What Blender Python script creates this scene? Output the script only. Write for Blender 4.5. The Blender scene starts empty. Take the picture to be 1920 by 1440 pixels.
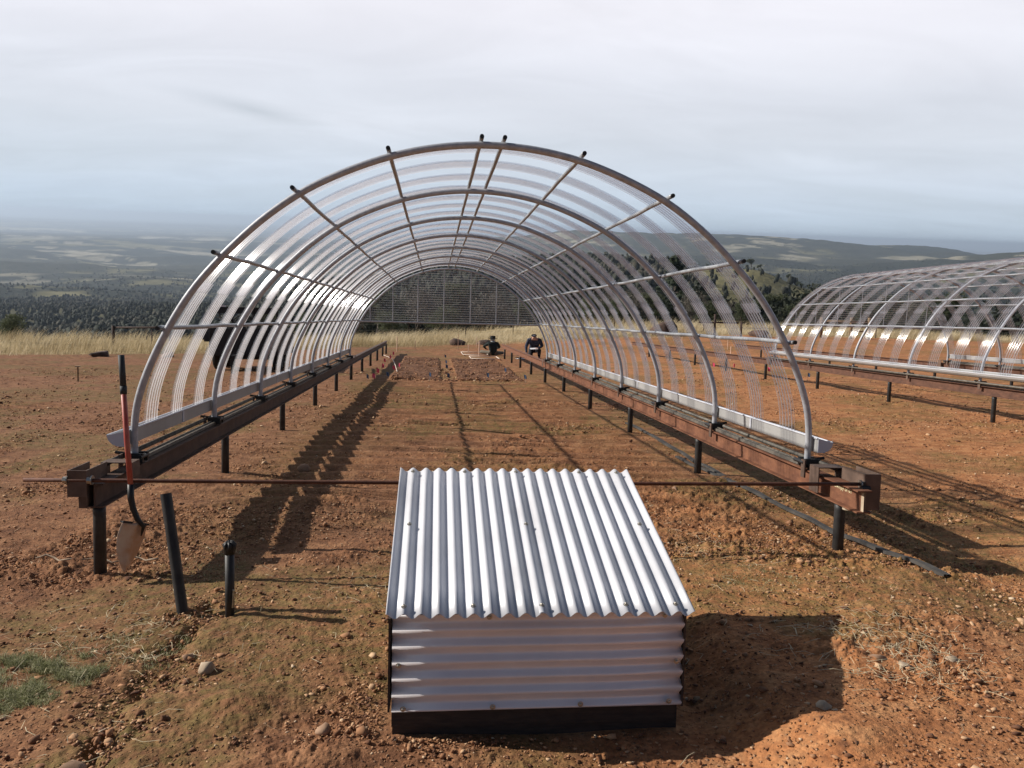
import bpy, math, random
import numpy as np
from mathutils import Vector, Matrix
R = math.radians
random.seed(7); rng = np.random.default_rng(7)
scn = bpy.context.scene
C = scn.collection

# ------------------------------------------------------------------ site frame (the plot slopes away 6.4 degrees)
S = Matrix(((1, 0, 0), (0, .99371, .11200), (0, -.11200, .99371)))
S4 = S.to_4x4()

# ------------------------------------------------------------------ camera
yaw, pitch, roll, F = .0961, .08028, .02449, 1518.6
fw = Vector((math.sin(yaw)*math.cos(pitch), math.cos(yaw)*math.cos(pitch), -math.sin(pitch)))
rt = Vector((math.cos(yaw), -math.sin(yaw), 0)); up = rt.cross(fw)
r2 = rt*math.cos(roll)+up*math.sin(roll); u2 = up*math.cos(roll)-rt*math.sin(roll)
cam = bpy.data.cameras.new('camera'); co = bpy.data.objects.new('camera', cam); C.objects.link(co)
rot = Matrix((r2, u2, -fw)).transposed()
co.matrix_world = Matrix.Translation(S @ Vector((0, 0, 1.65))) @ (S @ rot).to_4x4()
cam.sensor_width = 36; cam.lens = F/1920*36; cam.clip_start = .05; cam.clip_end = 300000
scn.camera = co
scn.render.resolution_x = 1024; scn.render.resolution_y = 768

# ------------------------------------------------------------------ sun and sky
SUN = (S @ Vector((-1.54, .28, 1))).normalized()
sl = bpy.data.lights.new('sun', 'SUN'); sl.energy = 4.9; sl.angle = R(.5); sl.color = (1, .93, .84)
so = bpy.data.objects.new('sun', sl); C.objects.link(so)
so.rotation_mode = 'QUATERNION'; so.rotation_quaternion = SUN.to_track_quat('Z', 'Y')
world = bpy.data.worlds.new('World'); scn.world = world; world.use_nodes = True
wt = world.node_tree; wt.nodes.clear()
def wn(t, **k):
    n = wt.nodes.new(t)
    for a, b in k.items(): setattr(n, a, b)
    return n
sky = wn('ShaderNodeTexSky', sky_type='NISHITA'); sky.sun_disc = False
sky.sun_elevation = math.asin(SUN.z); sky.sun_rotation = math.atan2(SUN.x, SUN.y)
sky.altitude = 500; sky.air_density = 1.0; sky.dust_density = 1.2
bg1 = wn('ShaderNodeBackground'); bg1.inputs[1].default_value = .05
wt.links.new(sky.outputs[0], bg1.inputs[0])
tc = wn('ShaderNodeTexCoord')
sep = wn('ShaderNodeSeparateXYZ'); wt.links.new(tc.outputs['Generated'], sep.inputs[0])
def wmath(op, a, b=None, clamp=False):
    n = wn('ShaderNodeMath', operation=op); n.use_clamp = clamp
    for i, v in enumerate((a, b)):
        if v is None: continue
        if isinstance(v, (int, float)): n.inputs[i].default_value = v
        else: wt.links.new(v, n.inputs[i])
    return n.outputs[0]
# thin cloud sheet: project the view direction on a high plane, then stretched noise
zc = wmath('ADD', wmath('MAXIMUM', sep.outputs[2], 0), .16)
px = wmath('DIVIDE', sep.outputs[0], zc); py = wmath('DIVIDE', sep.outputs[1], zc)
cmb = wn('ShaderNodeCombineXYZ'); wt.links.new(px, cmb.inputs[0]); wt.links.new(py, cmb.inputs[1])
mp = wn('ShaderNodeMapping'); mp.inputs['Rotation'].default_value = (0, 0, R(-28)); mp.inputs['Scale'].default_value = (.45, .8, 1)
mp.inputs['Location'].default_value = (2.3, .7, 0)
wt.links.new(cmb.outputs[0], mp.inputs[0])
n1 = wn('ShaderNodeTexNoise'); n1.inputs['Scale'].default_value = 1.0; n1.inputs['Detail'].default_value = 3; n1.inputs['Roughness'].default_value = .42; n1.inputs['Distortion'].default_value = .8
wt.links.new(mp.outputs[0], n1.inputs[0])
rmp = wn('ShaderNodeValToRGB'); rmp.color_ramp.elements[0].position = .32; rmp.color_ramp.elements[1].position = .62
rmp.color_ramp.elements[0].color = (.86, .86, .86, 1); rmp.color_ramp.elements[1].color = (1, 1, 1, 1)
wt.links.new(n1.outputs[0], rmp.inputs[0])
# cloud sheet only in front; overhead and behind left dark to cut ambient fill
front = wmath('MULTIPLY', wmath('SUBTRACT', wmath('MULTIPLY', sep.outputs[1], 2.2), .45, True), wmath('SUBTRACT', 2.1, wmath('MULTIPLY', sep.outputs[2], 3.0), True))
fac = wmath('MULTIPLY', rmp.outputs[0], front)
# a thin bluish rift in the sheet, upper left
rot_ = wn('ShaderNodeMapping'); rot_.vector_type = 'TEXTURE'; rot_.inputs['Location'].default_value = (-.74, 3.5, 0); rot_.inputs['Rotation'].default_value = (0, 0, R(48)); rot_.inputs['Scale'].default_value = (.55, .16, 1)
wt.links.new(cmb.outputs[0], rot_.inputs[0]); gr_ = wn('ShaderNodeTexGradient', gradient_type='SPHERICAL'); wt.links.new(rot_.outputs[0], gr_.inputs[0])
fac = wmath('SUBTRACT', fac, wmath('MULTIPLY', wmath('POWER', gr_.outputs['Fac'], 1.6), .26), True)
# cloud colour: cooler low, pale lavender white high
cr = wn('ShaderNodeValToRGB'); e = cr.color_ramp.elements
e[0].position = 0.0; e[0].color = (.43, .52, .62, 1); e[1].position = .36; e[1].color = (.73, .715, .775, 1)
m2_ = e.new(.24); m2_.color = (.70, .70, .755, 1); m_ = e.new(.11); m_.color = (.60, .635, .70, 1)
wt.links.new(sep.outputs[2], cr.inputs[0])
bg2 = wn('ShaderNodeBackground'); bg2.inputs[1].default_value = 1.17
n5 = wn('ShaderNodeTexNoise'); n5.inputs['Scale'].default_value = 2.2; n5.inputs['Detail'].default_value = 7; n5.inputs['Roughness'].default_value = .58; n5.inputs['Distortion'].default_value = 1.2
wt.links.new(mp.outputs[0], n5.inputs[0]); mr_ = wn('ShaderNodeMapRange'); mr_.inputs[1].default_value = .3; mr_.inputs[2].default_value = .7; mr_.inputs[3].default_value = .955; mr_.inputs[4].default_value = 1.05
wt.links.new(n5.outputs[0], mr_.inputs[0]); vm_ = wn('ShaderNodeVectorMath', operation='SCALE'); wt.links.new(cr.outputs[0], vm_.inputs[0]); wt.links.new(mr_.outputs[0], vm_.inputs['Scale'])
wt.links.new(vm_.outputs[0], bg2.inputs[0])
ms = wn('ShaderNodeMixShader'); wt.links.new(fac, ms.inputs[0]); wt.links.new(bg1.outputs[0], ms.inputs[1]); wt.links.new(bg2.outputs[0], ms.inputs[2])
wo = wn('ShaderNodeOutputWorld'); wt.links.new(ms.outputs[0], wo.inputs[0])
scn.view_settings.view_transform = 'Standard'; scn.view_settings.look = 'None'
scn.view_settings.exposure = .13; scn.view_settings.gamma = 1
scn.cycles.use_denoising = True
scn.cycles.transparent_max_bounces = 48; scn.cycles.max_bounces = 8
scn.cycles.volume_bounces = 0; scn.cycles.sample_clamp_indirect = 4

# ------------------------------------------------------------------ materials
def mat(name, col=(.5, .5, .5), rough=.6, metal=0, spec=.5):
    m = bpy.data.materials.new(name); m.use_nodes = True
    b = m.node_tree.nodes['Principled BSDF']
    b.inputs['Base Color'].default_value = (*col, 1); b.inputs['Roughness'].default_value = rough
    b.inputs['Metallic'].default_value = metal; b.inputs['Specular IOR Level'].default_value = spec
    return m
class NT:
    def __init__(s, m): s.m = m; s.t = m.node_tree; s.b = s.t.nodes.get('Principled BSDF'); s.out = s.t.nodes.get('Material Output'); s.c = None
    def n(s, t, **k):
        x = s.t.nodes.new(t)
        for a, b in k.items(): setattr(x, a, b)
        return x
    def l(s, a, b): s.t.links.new(a, b)
    def coord(s):
        if s.c is None: s.c = s.n('ShaderNodeTexCoord').outputs['Object']
        return s.c
    def noise(s, scale, detail=4, rough=.55, vec=None, stretch=None, dist=0):
        v = vec or s.coord()
        if stretch:
            mp = s.n('ShaderNodeMapping'); mp.inputs['Scale'].default_value = stretch; s.l(v, mp.inputs[0]); v = mp.outputs[0]
        x = s.n('ShaderNodeTexNoise'); x.inputs['Scale'].default_value = scale; x.inputs['Detail'].default_value = detail
        x.inputs['Roughness'].default_value = rough; x.inputs['Distortion'].default_value = dist; s.l(v, x.inputs[0]); return x.outputs[0]
    def ramp(s, f, stops):
        x = s.n('ShaderNodeValToRGB'); e = x.color_ramp.elements
        while len(e) > 1: e.remove(e[-1])
        for i, (p, c) in enumerate(stops):
            q = e[0] if i == 0 else e.new(p)
            q.position = p; q.color = (*c, 1) if len(c) == 3 else c
        s.l(f, x.inputs[0]); return x.outputs[0]
    def g(s, f, a, b, v0=0, v1=1):
        return s.ramp(f, [(a, (v0,)*3), (b, (v1,)*3)])
    def mix(s, f, a, b, mode='MIX'):
        x = s.n('ShaderNodeMix', data_type='RGBA', blend_type=mode)
        for i, v in ((0, f), (6, a), (7, b)):
            if isinstance(v, tuple): x.inputs[i].default_value = (*v, 1) if len(v) == 3 else v
            elif isinstance(v, (int, float)): x.inputs[i].default_value = v
            else: s.l(v, x.inputs[i])
        return x.outputs[2]
    def mth(s, op, a, b=None, clamp=False):
        x = s.n('ShaderNodeMath', operation=op); x.use_clamp = clamp
        for i, v in enumerate((a, b)):
            if v is None: continue
            if isinstance(v, (int, float)): x.inputs[i].default_value = v
            else: s.l(v, x.inputs[i])
        return x.outputs[0]
    def attr(s, name):
        x = s.n('ShaderNodeAttribute'); x.attribute_name = name; return x
    def base(s, c): s.l(c, s.b.inputs['Base Color'])
    def bump(s, h, strength=.5, dist=.01):
        x = s.n('ShaderNodeBump'); x.inputs['Strength'].default_value = strength; x.inputs['Distance'].default_value = dist
        s.l(h, x.inputs['Height']); s.l(x.outputs[0], s.b.inputs['Normal'])

def m_varied(name, c1, c2, scale, rough=.6, metal=0, bump=0, stretch=None, lo=.35, hi=.65, spec=.5):
    m = mat(name, c1, rough, metal, spec); t = NT(m)
    n = t.noise(scale, 6, .6, stretch=stretch)
    t.base(t.ramp(n, [(lo, c1), (hi, c2)]))
    if bump: t.bump(t.noise(scale*3, 5, .65, stretch=stretch), bump, .004)
    return m

M = {}
M['galv'] = m_varied('galvanised_tube', (.36, .38, .42), (.50, .52, .56), 22, .45, .12, .15)
M['purlin'] = m_varied('galvanised_purlin', (.24, .26, .29), (.42, .44, .46), 30, .42, .2, .1)
M['cap'] = mat('black_plastic_cap', (.012, .012, .013), .5)
M['gutter'] = m_varied('grey_gutter', (.29, .29, .285), (.38, .38, .375), 1.2, .5, 0, 0, (1, 1, .3))
M['gut_end'] = mat('white_gutter_end', (.58, .60, .66), .45)
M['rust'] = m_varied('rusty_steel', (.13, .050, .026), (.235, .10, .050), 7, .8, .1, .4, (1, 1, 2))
M['shaded_rust'] = m_varied('shaded_rusty_steel', (.060, .036, .027), (.115, .066, .046), 9, .7, .25, .3)  # rail rust darkened: shade on the left rail's inner face put into the colour
M['plate'] = m_varied('brown_steel_plate', (.10, .066, .050), (.18, .12, .09), 8, .68, .3, .25)
M['frame'] = m_varied('weathered_frame_steel', (.09, .085, .075), (.20, .18, .15), 14, .65, .35, .35)
M['rustbrown'] = m_varied('brown_rusted_beam', (.085, .040, .026), (.16, .075, .046), 7, .8, .15, .4, (1, 1, 2))
M['rod'] = m_varied('rusty_rod', (.085, .032, .020), (.15, .06, .035), 20, .75, .2, .4)
M['nut'] = m_varied('zinc_nut', (.35, .33, .28), (.55, .52, .46), 40, .35, .8, .2)
M['blackpipe'] = m_varied('black_pipe', (.012, .013, .015), (.035, .034, .033), 12, .55, 0, .2)
M['wood_black'] = m_varied('dark_base_boards', (.030, .022, .018), (.060, .042, .032), 10, .8, 0, .4, (1, 1, 6))
M['redhandle'] = m_varied('red_fibreglass_handle', (.42, .05, .035), (.50, .20, .15), 16, .5, 0, .2, (1, 1, .4), .42, .7)
M['grip'] = mat('black_rubber_grip', (.03, .035, .04), .7)
M['blade'] = m_varied('muddy_shovel_blade', (.58, .28, .13), (.70, .54, .40), 7, .5, .35, .3, None, .4, .68)
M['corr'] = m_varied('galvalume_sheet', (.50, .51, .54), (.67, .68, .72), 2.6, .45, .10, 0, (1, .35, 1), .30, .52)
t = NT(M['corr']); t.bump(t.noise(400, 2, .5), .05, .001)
M['corr_skylit'] = m_varied('galvalume_skylit_sheet', (.74, .73, .76), (.84, .83, .85), 3, .4, .22, 0)  # paler than the lid sheet, standing in for sky light on the front
M['rock'] = m_varied('tan_rock', (.25, .14, .08), (.45, .30, .20), 6, .9, 0, .6)
M['palerock'] = m_varied('pale_rock', (.34, .25, .17), (.50, .41, .30), 8, .9, 0, .6)
M['darkrock'] = m_varied('dark_field_boulder', (.05, .032, .026), (.13, .08, .06), 4, .9, 0, .6)
M['pebble'] = m_varied('soil_clods', (.20, .085, .04), (.42, .22, .115), 3.3, .95, 0, .4, None, .3, .72)
t = NT(M['pebble']); t.base(t.ramp(t.attr('tint').outputs['Fac'], [(0, (.11, .048, .026)), (.35, (.25, .115, .055)), (.75, (.42, .22, .11)), (.95, (.55, .36, .21)), (1, (.62, .48, .33))]))
M['straw'] = m_varied('dry_straw', (.45, .36, .22), (.62, .54, .36), 9, .8)
M['green'] = m_varied('green_grass', (.05, .10, .02), (.17, .22, .07), 5, .7)
M['pink'] = mat('pink_flag_vinyl', (.90, .10, .20), .5)
M['blue'] = mat('blue_flag_vinyl', (.035, .085, .19), .6)
M['wire'] = mat('flag_wire', (.3, .3, .3), .5, .5)
M['stake'] = m_varied('pale_wood_stake', (.55, .36, .26), (.70, .50, .38), 12, .8)
M['pvc'] = mat('pale_pvc', (.80, .66, .55), .5)
M['tape'] = m_varied('dusty_drip_tape', (.035, .033, .031), (.085, .078, .070), 8, .9, 0, .2)
M['brownwood'] = m_varied('brown_fence_wood', (.16, .10, .05), (.27, .18, .10), 7, .85, 0, .3)
M['oldwood'] = m_varied('old_dark_fence_wood', (.035, .022, .02), (.075, .045, .035), 7, .85, 0, .3)
M['trailer'] = m_varied('black_trailer_panel', (.008, .008, .010), (.02, .02, .023), 4, .6)
M['brush'] = mat('cut_branches', (.035, .028, .024), .9)
M['tyre'] = mat('tyre_rubber', (.012, .012, .012), .8)
M['white'] = mat('white_paper', (.8, .8, .85), .6)
M['skin'] = mat('skin', (.52, .28, .20), .6)
M['hat'] = mat('black_felt', (.008, .008, .009), .9)
M['hair'] = mat('grey_hair', (.30, .36, .38), .8)
M['jacket'] = mat('dark_green_jacket', (.008, .018, .018), .85)
M['pants'] = m_varied('tan_trousers', (.15, .13, .10), (.22, .19, .15), 10, .9)
M['navy'] = m_varied('navy_plaid_jacket', (.010, .014, .035), (.10, .12, .19), 26, .85, 0, 0, (1, 1, 3), .5, .62)
M['darkcloth'] = mat('dark_trousers', (.010, .011, .018), .9)
M['shoe'] = mat('brown_shoe', (.22, .13, .09), .8)
M['bark'] = m_varied('bark', (.055, .042, .033), (.12, .10, .085), 4, .95, 0, .5)
M['chalk'] = mat('chalk_writing', (.80, .72, .45), .9)

def leafmat(name, c1, c2, c3, tr=.45):
    m = mat(name, c1, .75, 0, .2); t = NT(m)
    a = t.attr('tint'); col = t.ramp(a.outputs['Fac'], [(0, c1), (.5, c2), (1, c3)])
    t.base(col)
    tl = t.n('ShaderNodeBsdfTranslucent'); t.l(col, tl.inputs[0])
    mx = t.n('ShaderNodeMixShader'); mx.inputs[0].default_value = tr
    t.l(t.b.outputs[0], mx.inputs[1]); t.l(tl.outputs[0], mx.inputs[2]); t.l(mx.outputs[0], t.out.inputs[0])
    return m
M['oak'] = leafmat('live_oak_leaves', (.045, .058, .032), (.085, .10, .056), (.15, .16, .10))
M['greyoak'] = leafmat('bare_oak_twigs', (.075, .065, .055), (.13, .115, .095), (.20, .18, .15), .1)
M['pine'] = leafmat('grey_pine_needles', (.035, .052, .036), (.066, .085, .055), (.11, .125, .085))
M['drygrass'] = leafmat('dry_grass', (.34, .26, .14), (.58, .48, .31), (.78, .69, .50), .35)
M['wildwood'] = leafmat('hillside_woodland', (.028, .036, .025), (.070, .070, .052), (.14, .12, .095), .3)

# clear corrugated polycarbonate: thin sheet; crests whitened to paint in bright refraction lines
def clear(name, gleam_amt, tint=(.93, .94, .96)):
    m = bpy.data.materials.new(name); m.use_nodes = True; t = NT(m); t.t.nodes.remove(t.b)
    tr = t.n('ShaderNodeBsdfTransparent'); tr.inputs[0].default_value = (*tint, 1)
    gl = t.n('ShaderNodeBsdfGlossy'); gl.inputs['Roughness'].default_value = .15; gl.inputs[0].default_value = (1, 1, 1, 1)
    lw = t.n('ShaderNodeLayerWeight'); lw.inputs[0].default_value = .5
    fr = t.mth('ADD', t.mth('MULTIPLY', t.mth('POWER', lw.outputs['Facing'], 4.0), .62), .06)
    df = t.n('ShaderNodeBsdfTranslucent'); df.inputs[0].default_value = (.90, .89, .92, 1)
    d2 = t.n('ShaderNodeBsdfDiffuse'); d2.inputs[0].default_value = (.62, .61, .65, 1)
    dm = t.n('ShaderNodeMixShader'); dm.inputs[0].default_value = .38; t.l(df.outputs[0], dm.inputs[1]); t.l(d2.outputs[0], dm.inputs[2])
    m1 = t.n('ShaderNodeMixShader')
    a = t.attr('rib_gleam'); n = t.noise(3, 5, .6)
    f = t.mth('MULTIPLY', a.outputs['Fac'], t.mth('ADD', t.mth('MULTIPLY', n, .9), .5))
    f = t.mth('MULTIPLY', f, gleam_amt, True)
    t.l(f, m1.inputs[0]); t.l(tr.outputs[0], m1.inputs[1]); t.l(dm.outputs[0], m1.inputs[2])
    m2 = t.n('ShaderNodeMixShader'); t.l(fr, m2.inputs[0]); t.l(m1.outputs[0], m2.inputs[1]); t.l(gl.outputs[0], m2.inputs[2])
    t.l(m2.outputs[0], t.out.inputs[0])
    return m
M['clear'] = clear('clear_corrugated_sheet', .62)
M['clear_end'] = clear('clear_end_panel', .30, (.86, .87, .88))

# ------------------------------------------------------------------ mesh helpers
def tag(o, label=None, cat=None, group=None, kind=None):
    if label: o['label'] = label
    if cat: o['category'] = cat
    if group: o['group'] = group
    if kind: o['kind'] = kind
    return o
WORLDSPACE = set()
def link(name, me, m=None, parent=None, smooth=False):
    o = bpy.data.objects.new(name, me); C.objects.link(o)
    if m is not None:
        for x in (m if isinstance(m, (list, tuple)) else [m]): me.materials.append(x)
    if parent: o.parent = parent
    if smooth: me.polygons.foreach_set('use_smooth', [True]*len(me.polygons))
    return o
def empty(name, loc=(0, 0, 0), rz=0):
    o = bpy.data.objects.new(name, None); C.objects.link(o); o.location = loc; o.rotation_euler = (0, 0, rz); o.empty_display_size = .1
    return o
class MB:
    def __init__(s): s.v = []; s.f = []; s.mi = []; s.m = 0
    def add(s, vs, fs):
        b = len(s.v); s.v += [tuple(x) for x in vs]; s.f += [tuple(i+b for i in f) for f in fs]; s.mi += [s.m]*len(fs); return s
    def box(s, x0, y0, z0, x1, y1, z1, M_=None):
        vs = [(x, y, z) for z in (z0, z1) for y in (y0, y1) for x in (x0, x1)]
        if M_ is not None: vs = [M_ @ Vector(v) for v in vs]
        return s.add(vs, [(0, 2, 3, 1), (4, 5, 7, 6), (0, 1, 5, 4), (2, 6, 7, 3), (0, 4, 6, 2), (1, 3, 7, 5)])
    def tube(s, path, r, n=10, cap=True):
        path = [Vector(p) for p in path]; rs = r if isinstance(r, (list, tuple)) else [r]*len(path)
        rings = []; prev = None
        for i, p in enumerate(path):
            d = (path[min(i+1, len(path)-1)]-path[max(i-1, 0)]).normalized()
            if prev is None:
                a = d.cross(Vector((0, 0, 1)));
                if a.length < 1e-3: a = Vector((1, 0, 0))
            else: a = prev - d*prev.dot(d)
            a.normalize(); prev = a; b = d.cross(a)
            rings.append([p+(a*math.cos(2*math.pi*k/n)+b*math.sin(2*math.pi*k/n))*rs[i] for k in range(n)])
        vs = [v for q in rings for v in q]; fs = []
        for i in range(len(path)-1):
            for k in range(n): fs.append((i*n+k, i*n+(k+1) % n, (i+1)*n+(k+1) % n, (i+1)*n+k))
        if cap: fs += [tuple(range(n))[::-1], tuple(range((len(path)-1)*n, len(path)*n))]
        return s.add(vs, fs)
    def lathe(s, prof, n=16, c=(0, 0, 0)):
        vs = [(c[0]+r*math.cos(2*math.pi*k/n), c[1]+r*math.sin(2*math.pi*k/n), c[2]+z) for r, z in prof for k in range(n)]; fs = []
        for i in range(len(prof)-1):
            for k in range(n): fs.append((i*n+k, i*n+(k+1) % n, (i+1)*n+(k+1) % n, (i+1)*n+k))
        fs += [tuple(range(n))[::-1], tuple(range((len(prof)-1)*n, len(prof)*n))]
        return s.add(vs, fs)
    def prism(s, poly, y0, y1):   # polygon in (x,z), extruded along y
        n = len(poly); vs = [(x, y0, z) for x, z in poly]+[(x, y1, z) for x, z in poly]
        return s.add(vs, [tuple(range(n)), tuple(range(n, 2*n))[::-1]]+[((i+1) % n, i, n+i, n+(i+1) % n) for i in range(n)])
    def build(s, name, m, parent=None, smooth=False, bevel=0):
        me = bpy.data.meshes.new(name); me.from_pydata(s.v, [], s.f); me.update()
        o = link(name, me, m, parent, smooth)
        if isinstance(m, (list, tuple)): me.polygons.foreach_set('material_index', s.mi)
        if bevel:
            b = o.modifiers.new('bevel', 'BEVEL'); b.width = bevel; b.segments = 2; b.limit_method = 'ANGLE'
        return o
def npmesh(name, V, Fq, m, parent=None, attrs=None, smooth=False):
    V = np.asarray(V, np.float32); Fq = np.asarray(Fq, np.int32); k = Fq.shape[1]
    me = bpy.data.meshes.new(name); me.vertices.add(len(V)); me.vertices.foreach_set('co', V.ravel())
    me.loops.add(Fq.size); me.loops.foreach_set('vertex_index', Fq.ravel())
    me.polygons.add(len(Fq)); me.polygons.foreach_set('loop_start', np.arange(0, Fq.size, k, dtype=np.int32))
    me.polygons.foreach_set('loop_total', np.full(len(Fq), k, np.int32))
    me.update(calc_edges=True)
    for an, av in (attrs or {}).items():
        a = me.attributes.new(an, 'FLOAT', 'POINT'); a.data.foreach_set('value', np.asarray(av, np.float32))
    if smooth: me.polygons.foreach_set('use_smooth', np.ones(len(Fq), bool))
    o = bpy.data.objects.new(name, me); C.objects.link(o); me.materials.append(m)
    if parent: o.parent = parent
    return o
def grid_faces(nr, nc):
    i = np.arange((nr-1)*(nc-1)); r = i//(nc-1); c = i % (nc-1); a = r*nc+c
    return np.stack([a, a+1, a+nc+1, a+nc], 1)
# numpy value noise
def vnoise(x, y, seed=0):
    xi = np.floor(x).astype(np.int64); yi = np.floor(y).astype(np.int64); fx = x-xi; fy = y-yi
    fx = fx*fx*fx*(fx*(fx*6-15)+10); fy = fy*fy*fy*(fy*(fy*6-15)+10)
    def h(a, b):
        n = (a*374761393+b*668265263+seed*1442695041) & 0x7fffffff
        n = ((n ^ (n >> 13))*1274126177) & 0x7fffffff
        return ((n ^ (n >> 16)) & 0xffff)/65535.
    a = h(xi, yi); b = h(xi+1, yi); c = h(xi, yi+1); d = h(xi+1, yi+1)
    return (a*(1-fx)+b*fx)*(1-fy)+(c*(1-fx)+d*fx)*fy
def fbm(x, y, s, oct=4, seed=0, g=.5):
    o = 0; a = 1; t = 0
    for k in range(oct):
        o = o+a*vnoise(x/s+17.3*k, y/s-9.1*k, seed+k); t += a; a *= g; s /= 2.03
    return o/t
def sst(a, b, x):
    t = np.clip((x-a)/(b-a), 0, 1); return t*t*(3-2*t)

# ------------------------------------------------------------------ terrain heights
RK = np.log([60, 100, 160, 300, 500, 650, 800, 1100, 1500, 2500, 4000, 5500, 8000, 12000, 30000, 90000])
AK = [-75, -27, -14, -7, 3, 12, 18, 21.5, 25.7, 29, 40, 75]
EL = np.array([
 [-9.6, -10.6, -10.6, -9.6, -8.2, -7.3, -6.8, -6.1, -5.5, -4.5, -3.5, -2.85, -2.05, -1.4, -.57, -.19],
 [-9.6, -10.6, -10.6, -9.6, -8.2, -7.3, -6.8, -6.1, -5.5, -4.5, -3.5, -2.85, -2.05, -1.4, -.57, -.19],
 [-9.4, -10.2, -10.0, -8.8, -7.4, -6.6, -6.2, -5.8, -5.4, -4.5, -3.5, -2.85, -2.05, -1.4, -.57, -.19],
 [-9.0, -9.0, -8.5, -7.2, -5.6, -4.6, -4.2, -4.6, -4.8, -4.2, -3.4, -2.8, -2.05, -1.4, -.57, -.19],
 [-8.5, -8.0, -7.3, -6.0, -4.0, -3.0, -2.4, -3.0, -3.6, -3.6, -2.4, -1.1, -1.6, -1.4, -.57, -.19],
 [-7.7, -7.3, -6.8, -5.6, -3.4, -2.4, -1.9, -2.5, -3.0, -2.7, -1.6, -.05, -1.2, -1.3, -.57, -.19],
 [-7.0, -7.0, -6.8, -5.8, -3.6, -2.35, -2.9, -3.6, -3.0, -2.2, -1.3, .12, -1.0, -1.3, -.57, -.19],
 [-6.7, -6.9, -6.8, -5.8, -3.7, -2.25, -3.0, -4.0, -3.2, -2.2, -1.3, .03, -1.0, -1.3, -.57, -.19],
 [-6.5, -6.8, -6.9, -6.0, -4.5, -3.4, -4.2, -4.5, -3.4, -2.2, -1.3, -.30, -.9, -1.3, -.57, -.19],
 [-6.4, -6.8, -6.9, -6.4, -5.4, -4.6, -4.9, -4.9, -3.4, -2.1, -1.2, -.50, -.9, -1.2, -.57, -.19],
 [-6.4, -6.8, -6.9, -6.6, -5.6, -4.9, -4.9, -4.4, -3.0, -1.6, -.50, -.7, -1.0, -1.2, -.57, -.19],
 [-6.4, -6.8, -6.9, -6.6, -5.6, -4.9, -4.9, -4.4, -3.0, -1.6, -.50, -.7, -1.0, -1.2, -.57, -.19]])
def elev(r, az):
    lr = np.log(np.maximum(r, 60)); ai = np.clip(np.interp(az, AK, range(len(AK))), 0, len(AK)-1.001)
    i0 = ai.astype(int); w = ai-i0; w = w*w*(3-2*w)
    out = np.zeros(np.shape(r))
    for k in range(len(AK)):
        e_ = np.interp(lr, RK, EL[k]); out += e_*np.where(i0 == k, 1-w, np.where(i0+1 == k, w, 0))
    return out
def far_h(x, y):
    r = np.hypot(x, y); az = np.degrees(np.arctan2(x, y))
    h = 1.64+r*np.tan(np.radians(elev(r, az)))
    n1 = (fbm(x, y, 1500, 4, 3)-.5)*150*sst(700, 3000, r)*(1-sst(6000, 14000, r))
    n2 = (fbm(x, y, 320, 4, 5)-.5)*34*(.35+.65*sst(700, 1500, r))*sst(90, 500, r)*(1-.6*sst(6000, 12000, r))
    n4 = (fbm(x, y, 700, 3, 8)-.5)*60*sst(3200, 4500, r)*(1-sst(6500, 8500, r))
    n3 = (fbm(x, y, 5000, 3, 9)-.5)*90*sst(9000, 16000, r)*(1-sst(30000, 50000, r))
    return h+n1+n2+n3+n4*.5
def site_add(x, y):      # height above the tilted plot plane (site-frame metres)
    z = .027*np.clip(x-3.6, 0, 6)-.012*np.clip(-x-3, 0, 6)
    z = z+.055*np.clip(y-38, 0, 60)*sst(-8, 12, x)
    z = z+.15*sst(1.1, 1.5, x)*(1-sst(2.5, 4.0, x))*(1-sst(4.3, 6.2, y))
    z = z-.05*sst(-1.0, -2.2, x)*(1-sst(4.5, 7, y))
    return z
def gz(x, y):
    return float(site_add(np.array([float(x)]), np.array([float(y)]))[0])+float(lumps(np.array([float(x)]), np.array([float(y)]))[0])
def lumps(x, y):
    return (fbm(x, y, 1.4, 3, 21)-.5)*.07
def ground_h(x, y):      # world
    ys = y/.99371
    near = (-y*.11271)+(site_add(x, ys)+lumps(x, ys))/.99371
    r = np.hypot(x, y); edge = 47+9*sst(-12, 8, x)+4*sst(10, 30, x)
    w = sst(0, 1, (r-edge)/30)
    return near*(1-w)+far_h(x, y)*w

# plot edge: where the dry grass starts (site y as a function of x)
def grass_edge(x): return 2.6*(fbm(x, x*0+3.3, 2.2, 3, 500)-.5)+np.interp(x, [-40, -13, -8, -3.8, 3, 10, 20, 30, 60], [29, 31.5, 36, 42, 44.5, 47, 51, 52, 50])
TRENCH = [(-1.25, 4.6), (-1.22, 4.1), (-1.30, 3.7), (-1.22, 3.3), (-1.27, 3.05), (-1.15, 2.75), (-1.17, 2.5)]
def dist_poly(x, y, P):
    d = np.full(x.shape, 1e9)
    for (ax, ay), (bx, by) in zip(P[:-1], P[1:]):
        vx, vy = bx-ax, by-ay; t = np.clip(((x-ax)*vx+(y-ay)*vy)/(vx*vx+vy*vy), 0, 1)
        d = np.minimum(d, np.hypot(x-ax-t*vx, y-ay-t*vy))
    return d
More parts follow.
